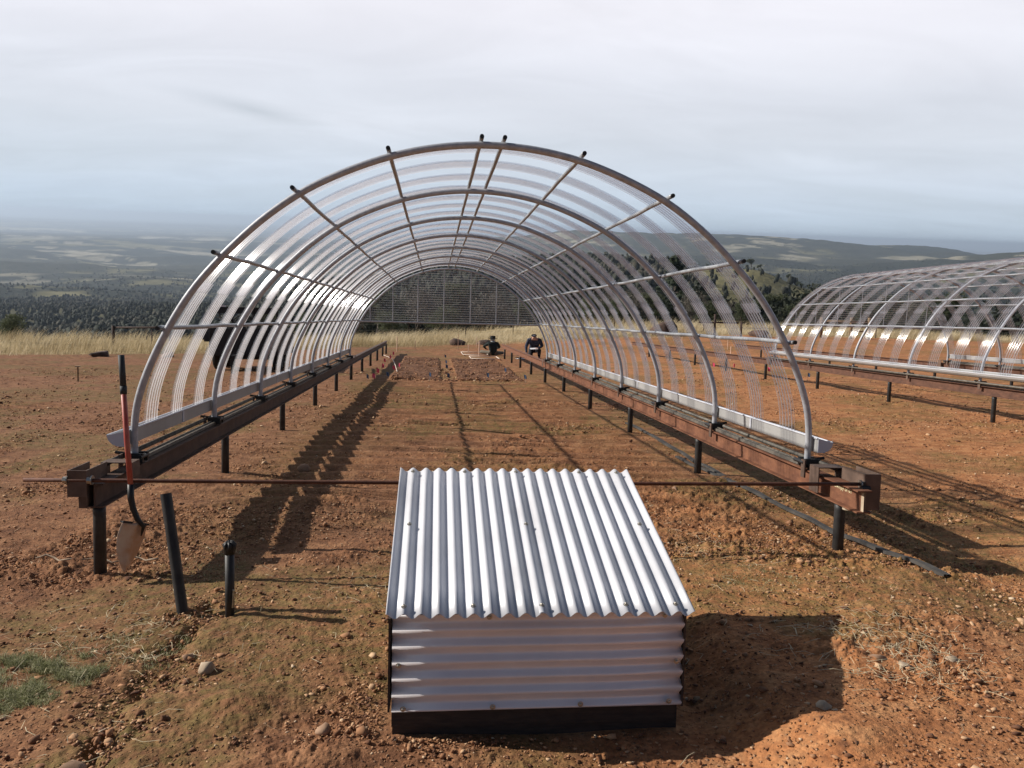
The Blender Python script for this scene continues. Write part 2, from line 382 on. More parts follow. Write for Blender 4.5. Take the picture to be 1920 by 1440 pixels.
# ------------------------------------------------------------------ ground (polar sheet, fine near the camera)
def build_ground():
    nc, nr = 1150, 980
    az = np.radians(np.linspace(-50, 58, nc)); r = np.exp(np.linspace(math.log(1.5), math.log(80), nr))
    A, Rr = np.meshgrid(az, r); x = (Rr*np.sin(A)).ravel(); y = (Rr*np.cos(A)).ravel(); rr = Rr.ravel()
    z = ground_h(x, y)
    e = grass_edge(x); soil = 1-sst(-1, 1.5, y-e)
    # tilled beds
    till = ((x > -1.15) & (x < .15) | (x > .62) & (x < 2.35)) & (y > 21.2) & (y < 31.5)
    till = till.astype(float)*(fbm(x, y, .5, 2, 77) > .22)
    # relief: clods, wheel marks, trench
    clod = fbm(x, y, .34, 4, 31, .62); fine = fbm(x, y, .055, 3, 41, .6); clump = sst(.45, .72, fbm(x, y, 1.1, 3, 51))
    smoothp = sst(.52, .66, fbm(x*1.0, y*1.0, 2.1, 3, 61))
    amp = (.35+1.0*clump)*(1-.55*smoothp)
    bumps = (clod-.5)*.070*amp+np.abs(fine-.5)*.075*amp*np.clip(1.2-rr/22, 0, 1)
    peb = sst(.68, .80, fbm(x, y, .045, 2, 71, .5))*.016*np.clip(1.1-rr/11, 0, 1)*amp
    bumps = bumps+peb+till*(.05+.07*(fbm(x, y, .28, 2, 81)-.5))
    rut = .016*np.sin(y*math.pi*2/.17+2.5*fbm(x, y, 1.2, 2, 5))*sst(.50, .62, fbm(x*.6, y, 2.4, 2, 91))*sst(-2.3, -3.0, x)*(y < 16)
    plough = .018*np.sin((y+.25*fbm(x, y, 2, 2, 15))*math.pi*2/.42)*sst(-2, -1.6, x)*(1-sst(2.6, 2.9, x))*(y > 7)*(y < 21)
    d = dist_poly(x, y, TRENCH); tr = -.055*np.exp(-(d/.035)**2)*sst(.35, .6, fbm(x, y, .22, 2, 99))+.05*np.exp(-(d/.22)**2)*(clod-.45)*2
    lump = np.zeros_like(x)
    for lx, ly, lr, lh in [(-.78, 3.35, .16, .05), (-.35, 2.95, .12, .035), (-.6, 2.75, .2, .03), (3.0, 4.65, .16, .05), (2.35, 7.25, .35, .05), (1.9, 3.5, .16, .03), (1.6, 2.75, .13, .03), (-1.0, 4.38, .14, .035), (-1.4, 4.5, .12, .03), (2.85, 8.2, .5, .03), (-2.1, 8.0, .4, .03), (3.0, 19, 1.2, .08), (2.8, 25, .8, .07), (-1.8, 24.5, .7, .06)]:
        lump += lh*np.exp(-((x-lx)**2+(y-ly)**2)/lr**2)*(.6+.8*clod)
    # flattened pad round the box
    pad = (1-sst(.0, .16, np.maximum(np.abs(x-.43)-.68, np.abs(y-3.62)-.62)))
    z += ((bumps+rut+plough+tr*1.0)*(1-pad*.85)+lump)*soil*(1-sst(40, 60, rr))
    z += (1-soil)*(fbm(x, y, 1.3, 3, 13)-.5)*.25
    moss = sst(.48, .67, fbm(x, y, 1.5, 4, 101, .6))
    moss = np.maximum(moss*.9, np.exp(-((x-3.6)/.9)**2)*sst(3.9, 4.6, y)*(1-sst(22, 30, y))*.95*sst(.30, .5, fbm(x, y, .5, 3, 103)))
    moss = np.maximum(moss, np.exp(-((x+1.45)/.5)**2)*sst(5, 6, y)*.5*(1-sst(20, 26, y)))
    moss = np.maximum(moss, .75*np.exp(-((x-.9)/1.5)**2)*sst(7, 9, y)*(1-sst(17, 21, y))*sst(.42, .6, fbm(x, y*.6, .8, 3, 107)))
    moss *= 1-.9*sst(.4, .9, till)
    # brighter orange spill on the near right, darker turned soil on the left
    warm = sst(-1.2, 1.6, x+(y-4)*.03+(fbm(x, y, 1.5, 2, 33)-.5)*2.5)*(1-.65*sst(5, 8, y)*(1-sst(4, 6, x)))
    road = ((y > e+5+.05*x) & (y < e+8.5+.05*x) & (x > 9)).astype(float)
    o = npmesh('ground', np.stack([x, y, z], 1), grid_faces(nr, nc), ground_mat(), None,
               {'soil': soil, 'moss': moss, 'till': till, 'warm': warm, 'pebs': np.clip(amp, 0, 1.4), 'road': road, 'low': np.exp(-(d/.06)**2)}, True)
    o['kind'] = 'structure'; WORLDSPACE.add(o.name)
    # the rest of the hilltop, behind and beside the camera
    nr2, nc2 = 60, 120
    A, Rr = np.meshgrid(np.radians(np.linspace(58, 310, nc2)), np.exp(np.linspace(math.log(.05), math.log(80), nr2)))
    x = (Rr*np.sin(A)).ravel(); y = (Rr*np.cos(A)).ravel(); z = np.where(y > -15, -y*.11271+site_add(x, y), 1.7+0*y)+lumps(x, y)
    V = np.stack([x, y, z], 1)
    A, Rr = np.meshgrid(np.radians(np.linspace(-50, 58, 60)), np.linspace(.05, 1.5, 12))
    x = (Rr*np.sin(A)).ravel(); y = (Rr*np.cos(A)).ravel(); z = -y*.11271+site_add(x, y)+lumps(x, y)
    F1 = grid_faces(nr2, nc2); F2 = grid_faces(12, 60)+len(V)
    V = np.concatenate([V, np.stack([x, y, z], 1)])
    o = npmesh('ground_behind', V, np.concatenate([F1, F2]), M['ground'], None,
               {'soil': np.ones(len(V)), 'moss': V[:, 2]*0+.2, 'warm': V[:, 2]*0+.5, 'pebs': V[:, 2]*0+.5}, True)
    o['kind'] = 'structure'; WORLDSPACE.add(o.name)

def ground_mat():
    m = mat('red_soil', (.2, .1, .05), .95, 0, .15); t = NT(m); M['ground'] = m
    n1 = t.noise(.9, 5, .6); n2 = t.noise(6, 6, .65); n3 = t.noise(45, 4, .6)
    col = t.ramp(n2, [(.28, (.125, .055, .028)), (.48, (.26, .122, .060)), (.70, (.41, .215, .11))])
    warm = t.ramp(n2, [(.25, (.28, .105, .040)), (.5, (.52, .225, .090)), (.75, (.68, .37, .17))])
    wf = t.mth('MULTIPLY', t.attr('warm').outputs['Fac'], t.g(n1, .30, .62, .45, 1))
    col = t.mix(wf, col, warm)
    # small stones, lighter and darker flecks
    vo = t.n('ShaderNodeTexVoronoi'); vo.inputs['Scale'].default_value = 34; t.l(t.coord(), vo.inputs[0])
    fl = t.g(vo.outputs['Distance'], .16, .30, 1, 0)
    pick = t.g(vo.outputs['Color'], .60, .80, 0, 1)
    col = t.mix(t.mth('MULTIPLY', t.mth('MULTIPLY', fl, pick), .75), col, (.52, .34, .22))
    v2 = t.n('ShaderNodeTexVoronoi'); v2.inputs['Scale'].default_value = 12; t.l(t.coord(), v2.inputs[0])
    dk = t.mth('MULTIPLY', t.g(v2.outputs['Distance'], .15, .42, 1, 0), t.g(v2.outputs['Color'], .6, .8, 0, .55))
    col = t.mix(dk, col, (.075, .034, .022))
    col = t.mix(t.g(n3, .35, .65, 0, .45), col, (.085, .042, .028))
    # moss and thin green
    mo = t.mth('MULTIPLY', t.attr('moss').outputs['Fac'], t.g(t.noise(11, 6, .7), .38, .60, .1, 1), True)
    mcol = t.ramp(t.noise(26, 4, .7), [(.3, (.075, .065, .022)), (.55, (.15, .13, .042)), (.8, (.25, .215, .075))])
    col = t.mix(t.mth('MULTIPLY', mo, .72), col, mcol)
    col = t.mix(t.mth('MULTIPLY', t.attr('till').outputs['Fac'], .8), col, t.ramp(t.noise(3.6, 8, .92), [(.36, (.045, .022, .015)), (.5, (.13, .062, .036)), (.60, (.25, .13, .075)), (.70, (.50, .34, .22))]))
    gr = t.ramp(t.noise(1.4, 6, .7), [(.3, (.17, .135, .06)), (.5, (.34, .26, .13)), (.7, (.50, .40, .22))])
    col = t.mix(t.attr('soil').outputs['Fac'], gr, col)
    col = t.mix(t.attr('road').outputs['Fac'], col, (.22, .18, .13))
    t.base(col)
    hb = t.mth('ADD', t.mth('MULTIPLY', n3, .5), t.mth('MULTIPLY', fl, .5)); hb = t.mth('ADD', hb, t.mth('MULTIPLY', n2, .8))
    t.bump(hb, .9, .022)
    return m

# ------------------------------------------------------------------ hills out to the horizon
def forest_mask(x, y):
    r = np.hypot(x, y); az = np.degrees(np.arctan2(x, y))
    f = fbm(x, y, 420, 4, 201, .55)*.55+fbm(x, y, 90, 3, 205)*.45
    m = sst(.30, .44, f)
    hill = sst(16.5, 18.5, az)*(1-sst(27, 29, az))*sst(270, 340, r)*(1-sst(720, 800, r))
    m = m*(1-hill*.96)
    near = sst(-14, -9, az)*(1-sst(300, 420, r)); m = np.maximum(m, near*.8*(1-hill))
    left = (1-sst(-14, -8, az))*sst(600, 700, r)*(1-sst(1100, 1300, r)); m = m*(1-.45*left)
    return np.where(r < 3800, m, m*.9)
def build_hills():
    nc, nr = 760, 620
    az = np.radians(np.linspace(-75, 75, nc)); r = np.exp(np.linspace(math.log(70), math.log(90000), nr))
    A, Rr = np.meshgrid(az, r); x = (Rr*np.sin(A)).ravel(); y = (Rr*np.cos(A)).ravel(); rr = Rr.ravel(); aa = np.degrees(A).ravel()
    z = np.where(rr < 80, ground_h(x, y)-.6*sst(0, 1, (80-rr)/10)-.15, far_h(x, y))
    fm = forest_mask(x, y)
    z += fm*sst(2500, 4500, rr)*(fbm(x, y, 60, 2, 301)*9+fbm(x, y, 170, 2, 302)*8)*(1-sst(9000, 14000, rr))
    # plains: stretched patchwork of woods, fields and pale ground
    f1 = fbm(x, y, 1500, 4, 211, .6); f2 = fbm(x, y, 420, 3, 221, .6)
    wood = sst(.36, .45, f1*.55+f2*.45); pale = sst(.66, .72, f2)*sst(2500, 4200, rr)
    wood = np.where(rr < 4500, fm, fm*(1-sst(4500, 7000, rr))+wood*sst(4500, 7000, rr))
    def spot(a0, a1, r0, r1, v=1):
        s = sst(a0-.5, a0+.2, aa+.6*(f2-.5))*(1-sst(a1-.2, a1+.5, aa+.6*(f2-.5)))*sst(r0*.96, r0*1.03, rr*(1+.12*(f2-.5)))*(1-sst(r1*.97, r1*1.04, rr*(1+.12*(f2-.5))))
        return s*v
    fld = np.zeros_like(x)
    for s in [(-26.3, -23.6, 9200, 9800), (-22.9, -21.6, 9200, 9700), (-27.5, -22.5, 15500, 17500), (-20.6, -19.6, 8900, 9200), (-24.5, -20.5, 6000, 6800), (-19, -14, 10500, 11800), (-21.5, -14, 3000, 3250), (-18, -11, 6800, 7400), (19.2, 20.6, 4500, 4700), (23.5, 25.6, 4300, 4600), (23.5, 26, 2000, 2150), (27, 29.5, 1750, 1850), (-14.5, -13, 2900, 3100)]:
        fld = np.maximum(fld, spot(*s))
    fld = np.clip(fld*.85*sst(.36, .56, fbm(x, y, 230, 3, 233, .7))+pale*.7*(fbm(x, y, 120, 2, 231) > .5), 0, 1)
    wood = wood*(1-fld)
    m = mat('hill_country', (.1, .1, .06), 1, 0, .05); t = NT(m)
    n = t.noise(.012, 6, .65); nb = t.noise(.06, 5, .7)
    gr = t.ramp(n, [(.3, (.10, .095, .05)), (.5, (.17, .155, .08)), (.7, (.25, .23, .13))])
    wd = t.ramp(nb, [(.3, (.016, .022, .016)), (.5, (.032, .037, .027)), (.68, (.065, .060, .046))])
    fd = t.ramp(n, [(.35, (.28, .25, .18)), (.6, (.45, .41, .32))])
    col = t.mix(t.attr('wood').outputs['Fac'], gr, wd); col = t.mix(t.attr('field').outputs['Fac'], col, fd)
    t.base(col); t.bump(nb, .8, 6)
    o = npmesh('hills', np.stack([x, y, z], 1), grid_faces(nr, nc), m, None, {'wood': wood, 'field': fld}, True)
    o['kind'] = 'structure'; WORLDSPACE.add(o.name)
    # woodland: thousands of crowns that read as one mass
    ico_v, ico_f = ICO
    N = 42000
    lr = rng.uniform(math.log(420), math.log(5200), N*2); a = np.radians(rng.uniform(-46, 52, N*2)); rad = np.exp(lr)
    X = rad*np.sin(a); Y = rad*np.cos(a); keep = rng.random(N*2) < forest_mask(X, Y)*.97+.03; X, Y, rad = X[keep], Y[keep], rad[keep]
    X, Y, rad = X[:N], Y[:N], rad[:N]; Z = far_h(X, Y)
    nt = len(X); hgt = rng.uniform(3, 7.5, nt)*(1+.25*sst(1500, 4000, rad)); wid = hgt*rng.uniform(.35, .6, nt)
    tint0 = np.clip(fbm(X, Y, 140, 2, 401)*1.3-.35+rng.normal(0, .12, nt), 0, 1)
    Vs, Fs, Ts = [], [], []; nv = len(ico_v); base = 0
    for k in range(3):
        off = rng.normal(0, .32, (nt, 3))*np.stack([wid, wid, hgt*.35], 1); sc = (1, .72, .6)[k]
        nz = 1+.34*rng.normal(0, 1, (nt, nv, 1)).clip(-1.6, 1.6)
        P = ico_v[None]*nz*np.stack([wid*.62, wid*.62, hgt*.5], 1)[:, None]*sc+np.stack([X, Y, Z+hgt*.45], 1)[:, None]+off[:, None]
        Vs.append(P.reshape(-1, 3)); Fs.append((ico_f[None]+(np.arange(nt)*nv)[:, None, None]).reshape(-1, 3)+base); base += nt*nv
        Ts.append(np.clip(np.repeat(tint0, nv)+rng.normal(0, .1, nt*nv)+.12*(k-1), 0, 1))
    o = npmesh('woodland', np.concatenate(Vs), np.concatenate(Fs), M['wildwood'], None, {'tint': np.concatenate(Ts)})
    tag(o, 'dense grey green oak woodland covering the hills and valley beyond the plot', 'woodland', None, 'stuff'); WORLDSPACE.add(o.name)
def ico():
    p = (1+5**.5)/2
    v = np.array([(-1, p, 0), (1, p, 0), (-1, -p, 0), (1, -p, 0), (0, -1, p), (0, 1, p), (0, -1, -p), (0, 1, -p), (p, 0, -1), (p, 0, 1), (-p, 0, -1), (-p, 0, 1)], float)
    v /= np.linalg.norm(v[0])
    f = np.array([(0, 11, 5), (0, 5, 1), (0, 1, 7), (0, 7, 10), (0, 10, 11), (1, 5, 9), (5, 11, 4), (11, 10, 2), (10, 7, 6), (7, 1, 8), (3, 9, 4), (3, 4, 2), (3, 2, 6), (3, 6, 8), (3, 8, 9), (4, 9, 5), (2, 4, 11), (6, 2, 10), (8, 6, 7), (9, 8, 1)])
    return v, f
ICO = ico()
def ico2():
    v, f = ICO; v = list(map(tuple, v)); c = {}; nf = []
    def mid(a, b):
        k = (min(a, b), max(a, b))
        if k not in c:
            m = np.array(v[a])+np.array(v[b]); v.append(tuple(m/np.linalg.norm(m))); c[k] = len(v)-1
        return c[k]
    for a, b, d in f:
        x, y, z = mid(a, b), mid(b, d), mid(d, a); nf += [(a, x, z), (b, y, x), (d, z, y), (x, y, z)]
    return np.array(v), np.array(nf)
ICO2 = ico2()
build_ground(); build_hills()
def build_scrub():
    # nearer wooded slope: leafy crowns from many small faces, still one mass
    N = 1500; rad = np.exp(rng.uniform(math.log(100), math.log(460), N)); a = np.radians(rng.uniform(-40, 50, N)); X = rad*np.sin(a); Y = rad*np.cos(a)
    k = rng.random(N) < forest_mask(X, Y)+.02; X, Y, rad = X[k], Y[k], rad[k]; nt = len(X); Z = far_h(X, Y); H = rng.uniform(3.5, 8, nt)*np.where(np.degrees(np.arctan2(X, Y)) < -8, .7, 1)
    nc_ = 9; per = np.where(rad < 200, 60, 30); T0 = np.clip(fbm(X, Y, 60, 2, 402)*1.3-.35+rng.normal(0, .2, nt), 0, 1)
    Vs = []; Ts = []
    for i in range(nt):
        c = rng.normal(0, 1, (nc_, 3))*np.array([.24, .24, .14])*H[i]+np.array([X[i], Y[i], Z[i]+H[i]*.58]); n = nc_*per[i]
        d = rng.normal(size=(n, 3)); d /= np.linalg.norm(d, axis=1)[:, None]; p = np.repeat(c, per[i], 0)+d*(H[i]*.17*rng.random(n)**.4)[:, None]
        u = rng.normal(size=(n, 3)); u /= np.linalg.norm(u, axis=1)[:, None]; w = np.cross(u, d); s_ = (H[i]*.035+rad[i]*.0009)*rng.uniform(.5, 1.3, n)[:, None]
        Vs.append(np.stack([p-u*s_, p+w*s_*.6, p+u*s_, p-w*s_*.6], 1).reshape(-1, 3)); Ts.append(np.repeat(np.clip(T0[i]+np.repeat(rng.normal(0, .12, nc_), per[i])+rng.normal(0, .1, n), 0, 1), 4))
    V = np.concatenate(Vs); o = npmesh('scrub_woodland', V, np.arange(len(V)).reshape(-1, 4), M['wildwood'], None, {'tint': np.concatenate(Ts)})
    tag(o, 'nearer oak scrub covering the slope just below the grass', 'woodland', None, 'stuff'); WORLDSPACE.add(o.name)
build_scrub()

# ------------------------------------------------------------------ the rainout shelter (built once, copied for the second)
HOOP = [(2.50, 0), (2.492, .23), (2.455, .436), (2.37, .665), (2.25, .905), (2.115, 1.128), (1.965, 1.321), (1.765, 1.531), (1.545, 1.726), (1.27, 1.915), (.945, 2.069), (.63, 2.176), (.315, 2.238), (0, 2.258)]
def hoop_curve():
    P = HOOP+[(-x, z) for x, z in HOOP[-2::-1]]
    P = [Vector((x, 0, z)) for x, z in P]; out = []
    for i in range(len(P)-1):
        a = P[max(i-1, 0)]; b = P[i]; c = P[i+1]; d = P[min(i+2, len(P)-1)]
        for k in range(4):
            t = k/4; out.append(.5*((2*b)+(c-a)*t+(2*a-5*b+4*c-d)*t*t+(3*b-a-3*c+d)*t**3))
    out.append(P[-1]); return out
HC = hoop_curve(); LEAN = -.075
def lean(p, y): return Vector((p.x, y+LEAN*p.z, p.z))
def offs(d):
    o = []
    for i, p in enumerate(HC):
        t = (HC[min(i+1, len(HC)-1)]-HC[max(i-1, 0)]).normalized(); n = Vector((t.z, 0, -t.x))
        if n.dot(p-Vector((0, 0, .6))) < 0: n = -n
        o.append(p+n*d)
    return o
SP = 2.1; NH = 8; LEN = SP*(NH-1)
def make_tunnel():
    # origin: centre line, first hoop, 0.60 m above the plot
    root = empty('rainout_shelter')
    for i in range(NH):
        h = MB(); h.tube([lean(p, i*SP) for p in HC], .025, 10); ho = h.build('hoop', M['galv'], root, True)
        for sx in (-1, 1):
            b = MB()
            for k in (-1, 1): b.box(sx*2.5-.045*1, i*SP+k*.05-.012, -.03, sx*2.5+.075, i*SP+k*.05+.012, .035)
            b.tube([(sx*2.44, i*SP-.08, .012), (sx*2.44, i*SP+.08, .012)], .017, 8)
            b.tube([(sx*2.545, i*SP-.03, .03), (sx*2.62, i*SP-.03, .04)], .012, 8)
            b.build('clamp', M['cap'], ho)
    oc = offs(.043)
    for (px_, pz) in [(-2.27, .89), (-1.885, 1.477), (-1.325, 1.92), (-.69, 2.19), (-.10, 2.30), (.10, 2.30), (.66, 2.20), (1.29, 1.92), (1.84, 1.48), (2.225, .89)]:
        q = min(oc, key=lambda p: (p.x-px_)**2+(p.z-pz)**2)
        m = MB(); pts = []
        for k in range(0, NH*4-3):
            y = k*SP/4
            wob = .004*math.sin(k*2.1+px_*5)
            pts.append(lean(Vector((q.x, 0, q.z+wob)), y))
        pts = [lean(q, -.06)]+pts+[lean(q, LEN+.07)]
        m.tube(pts, .0165, 8); pu = m.build('purlin', M['purlin'], root, True)
        c = MB(); c.tube([lean(q, -.080), lean(q, -.050)], .0155, 10); c.build('end_cap', M['cap'], pu)
        c = MB(); c.tube([lean(q, LEN+.05), lean(q, LEN+.09)], .0195, 10); c.build('end_cap', M['cap'], pu)
    # gutters
    for sx in (-1, 1):
        m = MB(); t_ = .004
        prof = [(.03, .200), (.03, .092), (.078, .092), (.112, .106), (.140, .135), (.150, .170)]
        inn = [(x-(t_ if x > .1 else -t_), z+(t_ if z < .1 else 0)) for x, z in prof]
        pol = [(sx*(2.5+x), z) for x, z in prof]; poi = [(sx*(2.5+x), z) for x, z in inn]
        y0, y1 = -.10, LEN+.06; vs = []; n = len(prof)
        for P in (pol, poi):
            for y in (y0, y1): vs += [(x, y, z) for x, z in P]
        fs = []
        for i in range(n-1):
            fs += [(i, i+1, n+i+1, n+i), (2*n+i, 3*n+i, 3*n+i+1, 2*n+i+1)]
        fs += [(0, n, 3*n, 2*n), (n-1, 3*n-1, 4*n-1, 2*n-1)]
        m.add(vs, fs); g = m.build('gutter', M['gutter'], root)
        for rx_, rz_ in ((2.527, .199), (2.647, .170)):
            r_ = MB(); r_.tube([(sx*rx_, y0, rz_), (sx*rx_, y1, rz_)], .007, 6); r_.build('gutter_rim', M['gut_end'], g)
        for y in (y0-.006, y1+.002):
            e_ = MB(); e_.prism(pol, y, y+.004); e_.build('gutter_end', M['gut_end'], g)
        for yy in (1.2, 5.4, 9.6, 13.1):
            j = MB(); j.box(sx*2.5+(.022 if sx > 0 else -.0305), yy, .10, sx*2.5+(.0305 if sx > 0 else -.022), yy+.03, .19)
            j.build('gutter_joint', M['gut_end'], g)
    # strips of clear corrugated sheet: 3 lapped lengths each
    no = len(HC); base = offs(.066); y = .40; si = 0
    arc = [0]
    for i in range(1, no): arc.append(arc[-1]+(base[i]-base[i-1]).length)
    L = arc[-1]
    def at(s):
        s = max(0, min(L, s)); i = max(0, min(no-2, int(np.searchsorted(arc, s))-1)); t = (s-arc[i])/(arc[i+1]-arc[i])
        p = base[i].lerp(base[i+1], t); d = (base[i+1]-base[i]).normalized(); nn = Vector((d.z, 0, -d.x))
        if nn.dot(p-Vector((0, 0, .6))) < 0: nn = -nn
        return p, nn
    while y < LEN-.1:
        V = []; Fc = []; sc = []; W = .285; ridges = 5; ncol = ridges*8+1
        dy = random.uniform(-.012, .012)
        cuts = [(.15, 1.35+random.uniform(-.05, .05), 0), (1.22, L-1.28, .012), (L-1.38+random.uniform(-.05, .05), L-.15, 0)]
        for a, b, lift in cuts:
            nrow = max(6, int((b-a)/.09)); b0 = len(V)
            for i in range(nrow+1):
                s = a+(b-a)*i/nrow; p, nn = at(s); skew = .006*math.sin(s*1.3+si)
                for j in range(ncol):
                    u = j/(ncol-1); ph = u*ridges*2*math.pi; c = math.cos(ph)
                    w = c
                    q = p+nn*(lift+.0105*(1-w))
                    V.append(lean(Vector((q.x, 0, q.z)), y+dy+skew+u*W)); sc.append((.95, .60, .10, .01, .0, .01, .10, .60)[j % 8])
            for i in range(nrow):
                for j in range(ncol-1):
                    k = b0+i*ncol+j; Fc.append((k, k+1, k+ncol+1, k+ncol))
        npmesh('roof_strip', [tuple(v) for v in V], Fc, M['clear'], root, {'rib_gleam': sc}, True)
        y += .640; si += 1
    # end panel on the far hoop: sheet ribbed across, with battens and a bottom pipe
    bot = .90; inner = offs(-.02); pts = [(p.x, p.z) for p in inner]
    def half(z):
        c = [x for (x, zz) in pts if x > 0 and abs(zz-z) < .09]
        xs = sorted([(zz, x) for x, zz in pts if x >= 0]); return float(np.interp(z, [a for a, _ in xs], [b for _, b in xs]))
    V = []; Fc = []; sc = []; z = bot; k = 0; nx = 24; pitch = .058
    yy = LEN
    while z < 2.235:
        for kk in range(6):
            zz = z+pitch*kk/6
            if zz > 2.235: break
            hw = half(zz); c = math.cos(kk/6*2*math.pi)
            for i in range(nx+1):
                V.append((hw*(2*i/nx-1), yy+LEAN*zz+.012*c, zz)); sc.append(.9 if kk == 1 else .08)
            k += 1
        z += pitch
    npmesh('end_panel', V, [(r_*(nx+1)+c_, r_*(nx+1)+c_+1, (r_+1)*(nx+1)+c_+1, (r_+1)*(nx+1)+c_) for r_ in range(k-1) for c_ in range(nx)], M['clear_end'], root, {'rib_gleam': sc})
    for x in (-2.0, -1.44, -.82, -.17, .50, 1.15, 1.72):
        m = MB(); zt = min(2.24, max(bot+.1, float(np.interp(abs(x), sorted([p[0] for p in pts if p[0] >= 0]), [b for a, b in sorted([(p[0], p[1]) for p in pts if p[0] >= 0])]))))
        m.tube([(x, yy+LEAN*bot-.03, bot), (x, yy+LEAN*zt-.03, zt)], .012, 6); m.build('batten', M['galv'], root)
    m = MB(); m.tube([(-2.29, yy+LEAN*bot-.02, bot), (2.29, yy+LEAN*bot-.02, bot)], .02, 8); m.build('bottom_pipe', M['galv'], root)
    # base frames riding on the rails
    for sx in (-1, 1):
        m = MB(); x0 = sx*2.5
        xa, xb = sorted((x0-sx*.025, x0+sx*.015)); m.box(xa, -.14, -.035, xb, LEN+.15, -.010); xa, xb = sorted((x0+sx*.007, x0+sx*.0149)); m.box(xa, -.14, -.0095, xb, LEN+.15, .0)
        f = m.build('base_frame', M['frame'], root)
        m = MB(); m.tube([(x0+sx*.080, -.30, .008), (x0+sx*.080, LEN+.2, .008)], .019, 8); m.build('frame_pipe', M['frame'], f, True)
        for yy_ in (-.30, LEN+.22):
            m = MB(); m.box(x0-.088, yy_-.07, -.16, x0-.080, yy_+.07, .02); m.box(x0-.088, yy_-.07, .021, x0+.115, yy_+.07, .028)
            m.box(x0+.107, yy_-.07, -.075, x0+.115, yy_+.07, .02); m.box(x0-.02, yy_-.05, -.075 if sx < 5 else 0, x0-.012, yy_+.05, .02) if False else None
            m.build('end_saddle', M['plate'], f)
        for i in range(NH):
            m = MB(); m.box(x0-.072, i*SP-.11, -.10, x0-.060, i*SP-.05, .035); m.build('guide_plate', M['plate'], f)
    return root
tun = make_tunnel()
tun.location = (.38, 5.95, .600)
tag(tun, 'long arched shelter of galvanised hoops and clear roof strips straight ahead of the silver box', 'shelter', 'arched shelters on rails')
def copy_tree(o, parent=None):
    c = o.copy(); C.objects.link(c); c.parent = parent
    for ch in list(o.children): copy_tree(ch, c)
    return c
t2 = copy_tree(tun); t2.location = (11.72, 6.6, .76)
tag(t2, 'arched shelter with clear roof strips at the right edge, seen from its side', 'shelter')

# ------------------------------------------------------------------ rails: I-beam on driven pipe posts
def make_rail(x, y0, y1, posts, zb, sx, label, end=True):
    root = empty('steel_rail', (x, y0, 0))
    m = MB(); L_ = y1-y0
    z0, z1 = .405+zb, .558+zb
    m.box(-.052, 0, z0, .052, L_, z0+.009); m.box(-.052, 0, z1-.009, .052, L_, z1)
    m.box(-.005, 0, z0+.009, .005, L_, z1-.009)
    m.build('beam', {1: M['rust'], -1: M['shaded_rust'], 2: M['rustbrown']}[sx], root)
    for py_ in posts:
        m = MB(); m.lathe([(.039, -.25), (.038, .36+zb), (.038, .405+zb)], 14, (0, py_-y0, 0)); m.build('post', M['blackpipe'], root, True)
    return root, z0, z1
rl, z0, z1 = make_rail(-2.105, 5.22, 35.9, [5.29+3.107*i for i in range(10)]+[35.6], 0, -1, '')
tag(rl, 'dark brown steel rail on black posts under the left side of the central shelter', 'rail', 'shelter rails')
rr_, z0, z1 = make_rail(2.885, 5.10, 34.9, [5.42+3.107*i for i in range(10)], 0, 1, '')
tag(rr_, 'rusty orange steel rail with chalk writing under the right side of the central shelter', 'rail', 'shelter rails')
a2, *_ = make_rail(9.22, 5.6, 37.3, [6.3+3.107*i for i in range(10)], .16, 2, '')
tag(a2, 'rusty rail on black posts under the near side of the right hand shelter', 'rail', 'shelter rails')
a3, *_ = make_rail(14.22, 5.6, 37.3, [6.3+3.107*i for i in range(10)], .16, 2, '')
tag(a3, 'rail under the far side of the right hand shelter', 'rail', 'shelter rails')
# end blocks of the two near rails
m = MB(); m.box(-.155, -.02, .478, -.038, -.012, .645); m.box(-.155, -.012, .478, -.147, .30, .645); m.box(-.046, -.012, .42, -.038, .30, .645); m.box(-.10, .01, .40, -.052, .12, .478)
m.build('end_stop', M['plate'], rl)
m = MB(); m.box(.052, .10, .405, .165, .108, .652); m.box(.052, .108, .56, .060, .42, .652); m.box(.157, .108, .405, .165, .42, .652)
m.build('end_stop', M['plate'], rr_)
m = MB(); m.box(-.0055, .0, .414, .0065, .035, .549); m.build('painted_beam_end', M['palerock'], rr_)
fc = bpy.data.curves.new('chalk_mark', 'FONT'); fc.body = 'Swmpy of 01'; fc.size = .042; fc.extrude = .0004; fc.space_character = 1.1
to = bpy.data.objects.new('chalk_writing', fc); C.objects.link(to); to.parent = rr_; fc.materials.append(M['chalk'])
dg_ = bpy.context.evaluated_depsgraph_get(); dg_.update(); cm_ = bpy.data.meshes.new_from_object(to.evaluated_get(dg_)); bpy.data.objects.remove(to)
to = bpy.data.objects.new('chalk_writing', cm_); C.objects.link(to); to.parent = rr_
to.matrix_local = Matrix.Translation((-.0065, .40, .505)) @ Matrix(((0, 0, -1, 0), (-1, 0, 0, 0), (0, 1, 0, 0), (0, 0, 0, 1)))
m = MB(); m.tube([(0, .20, .405), (0, .20, .385)], .042, 12); m.build('post_collar', M['palerock'], rr_)

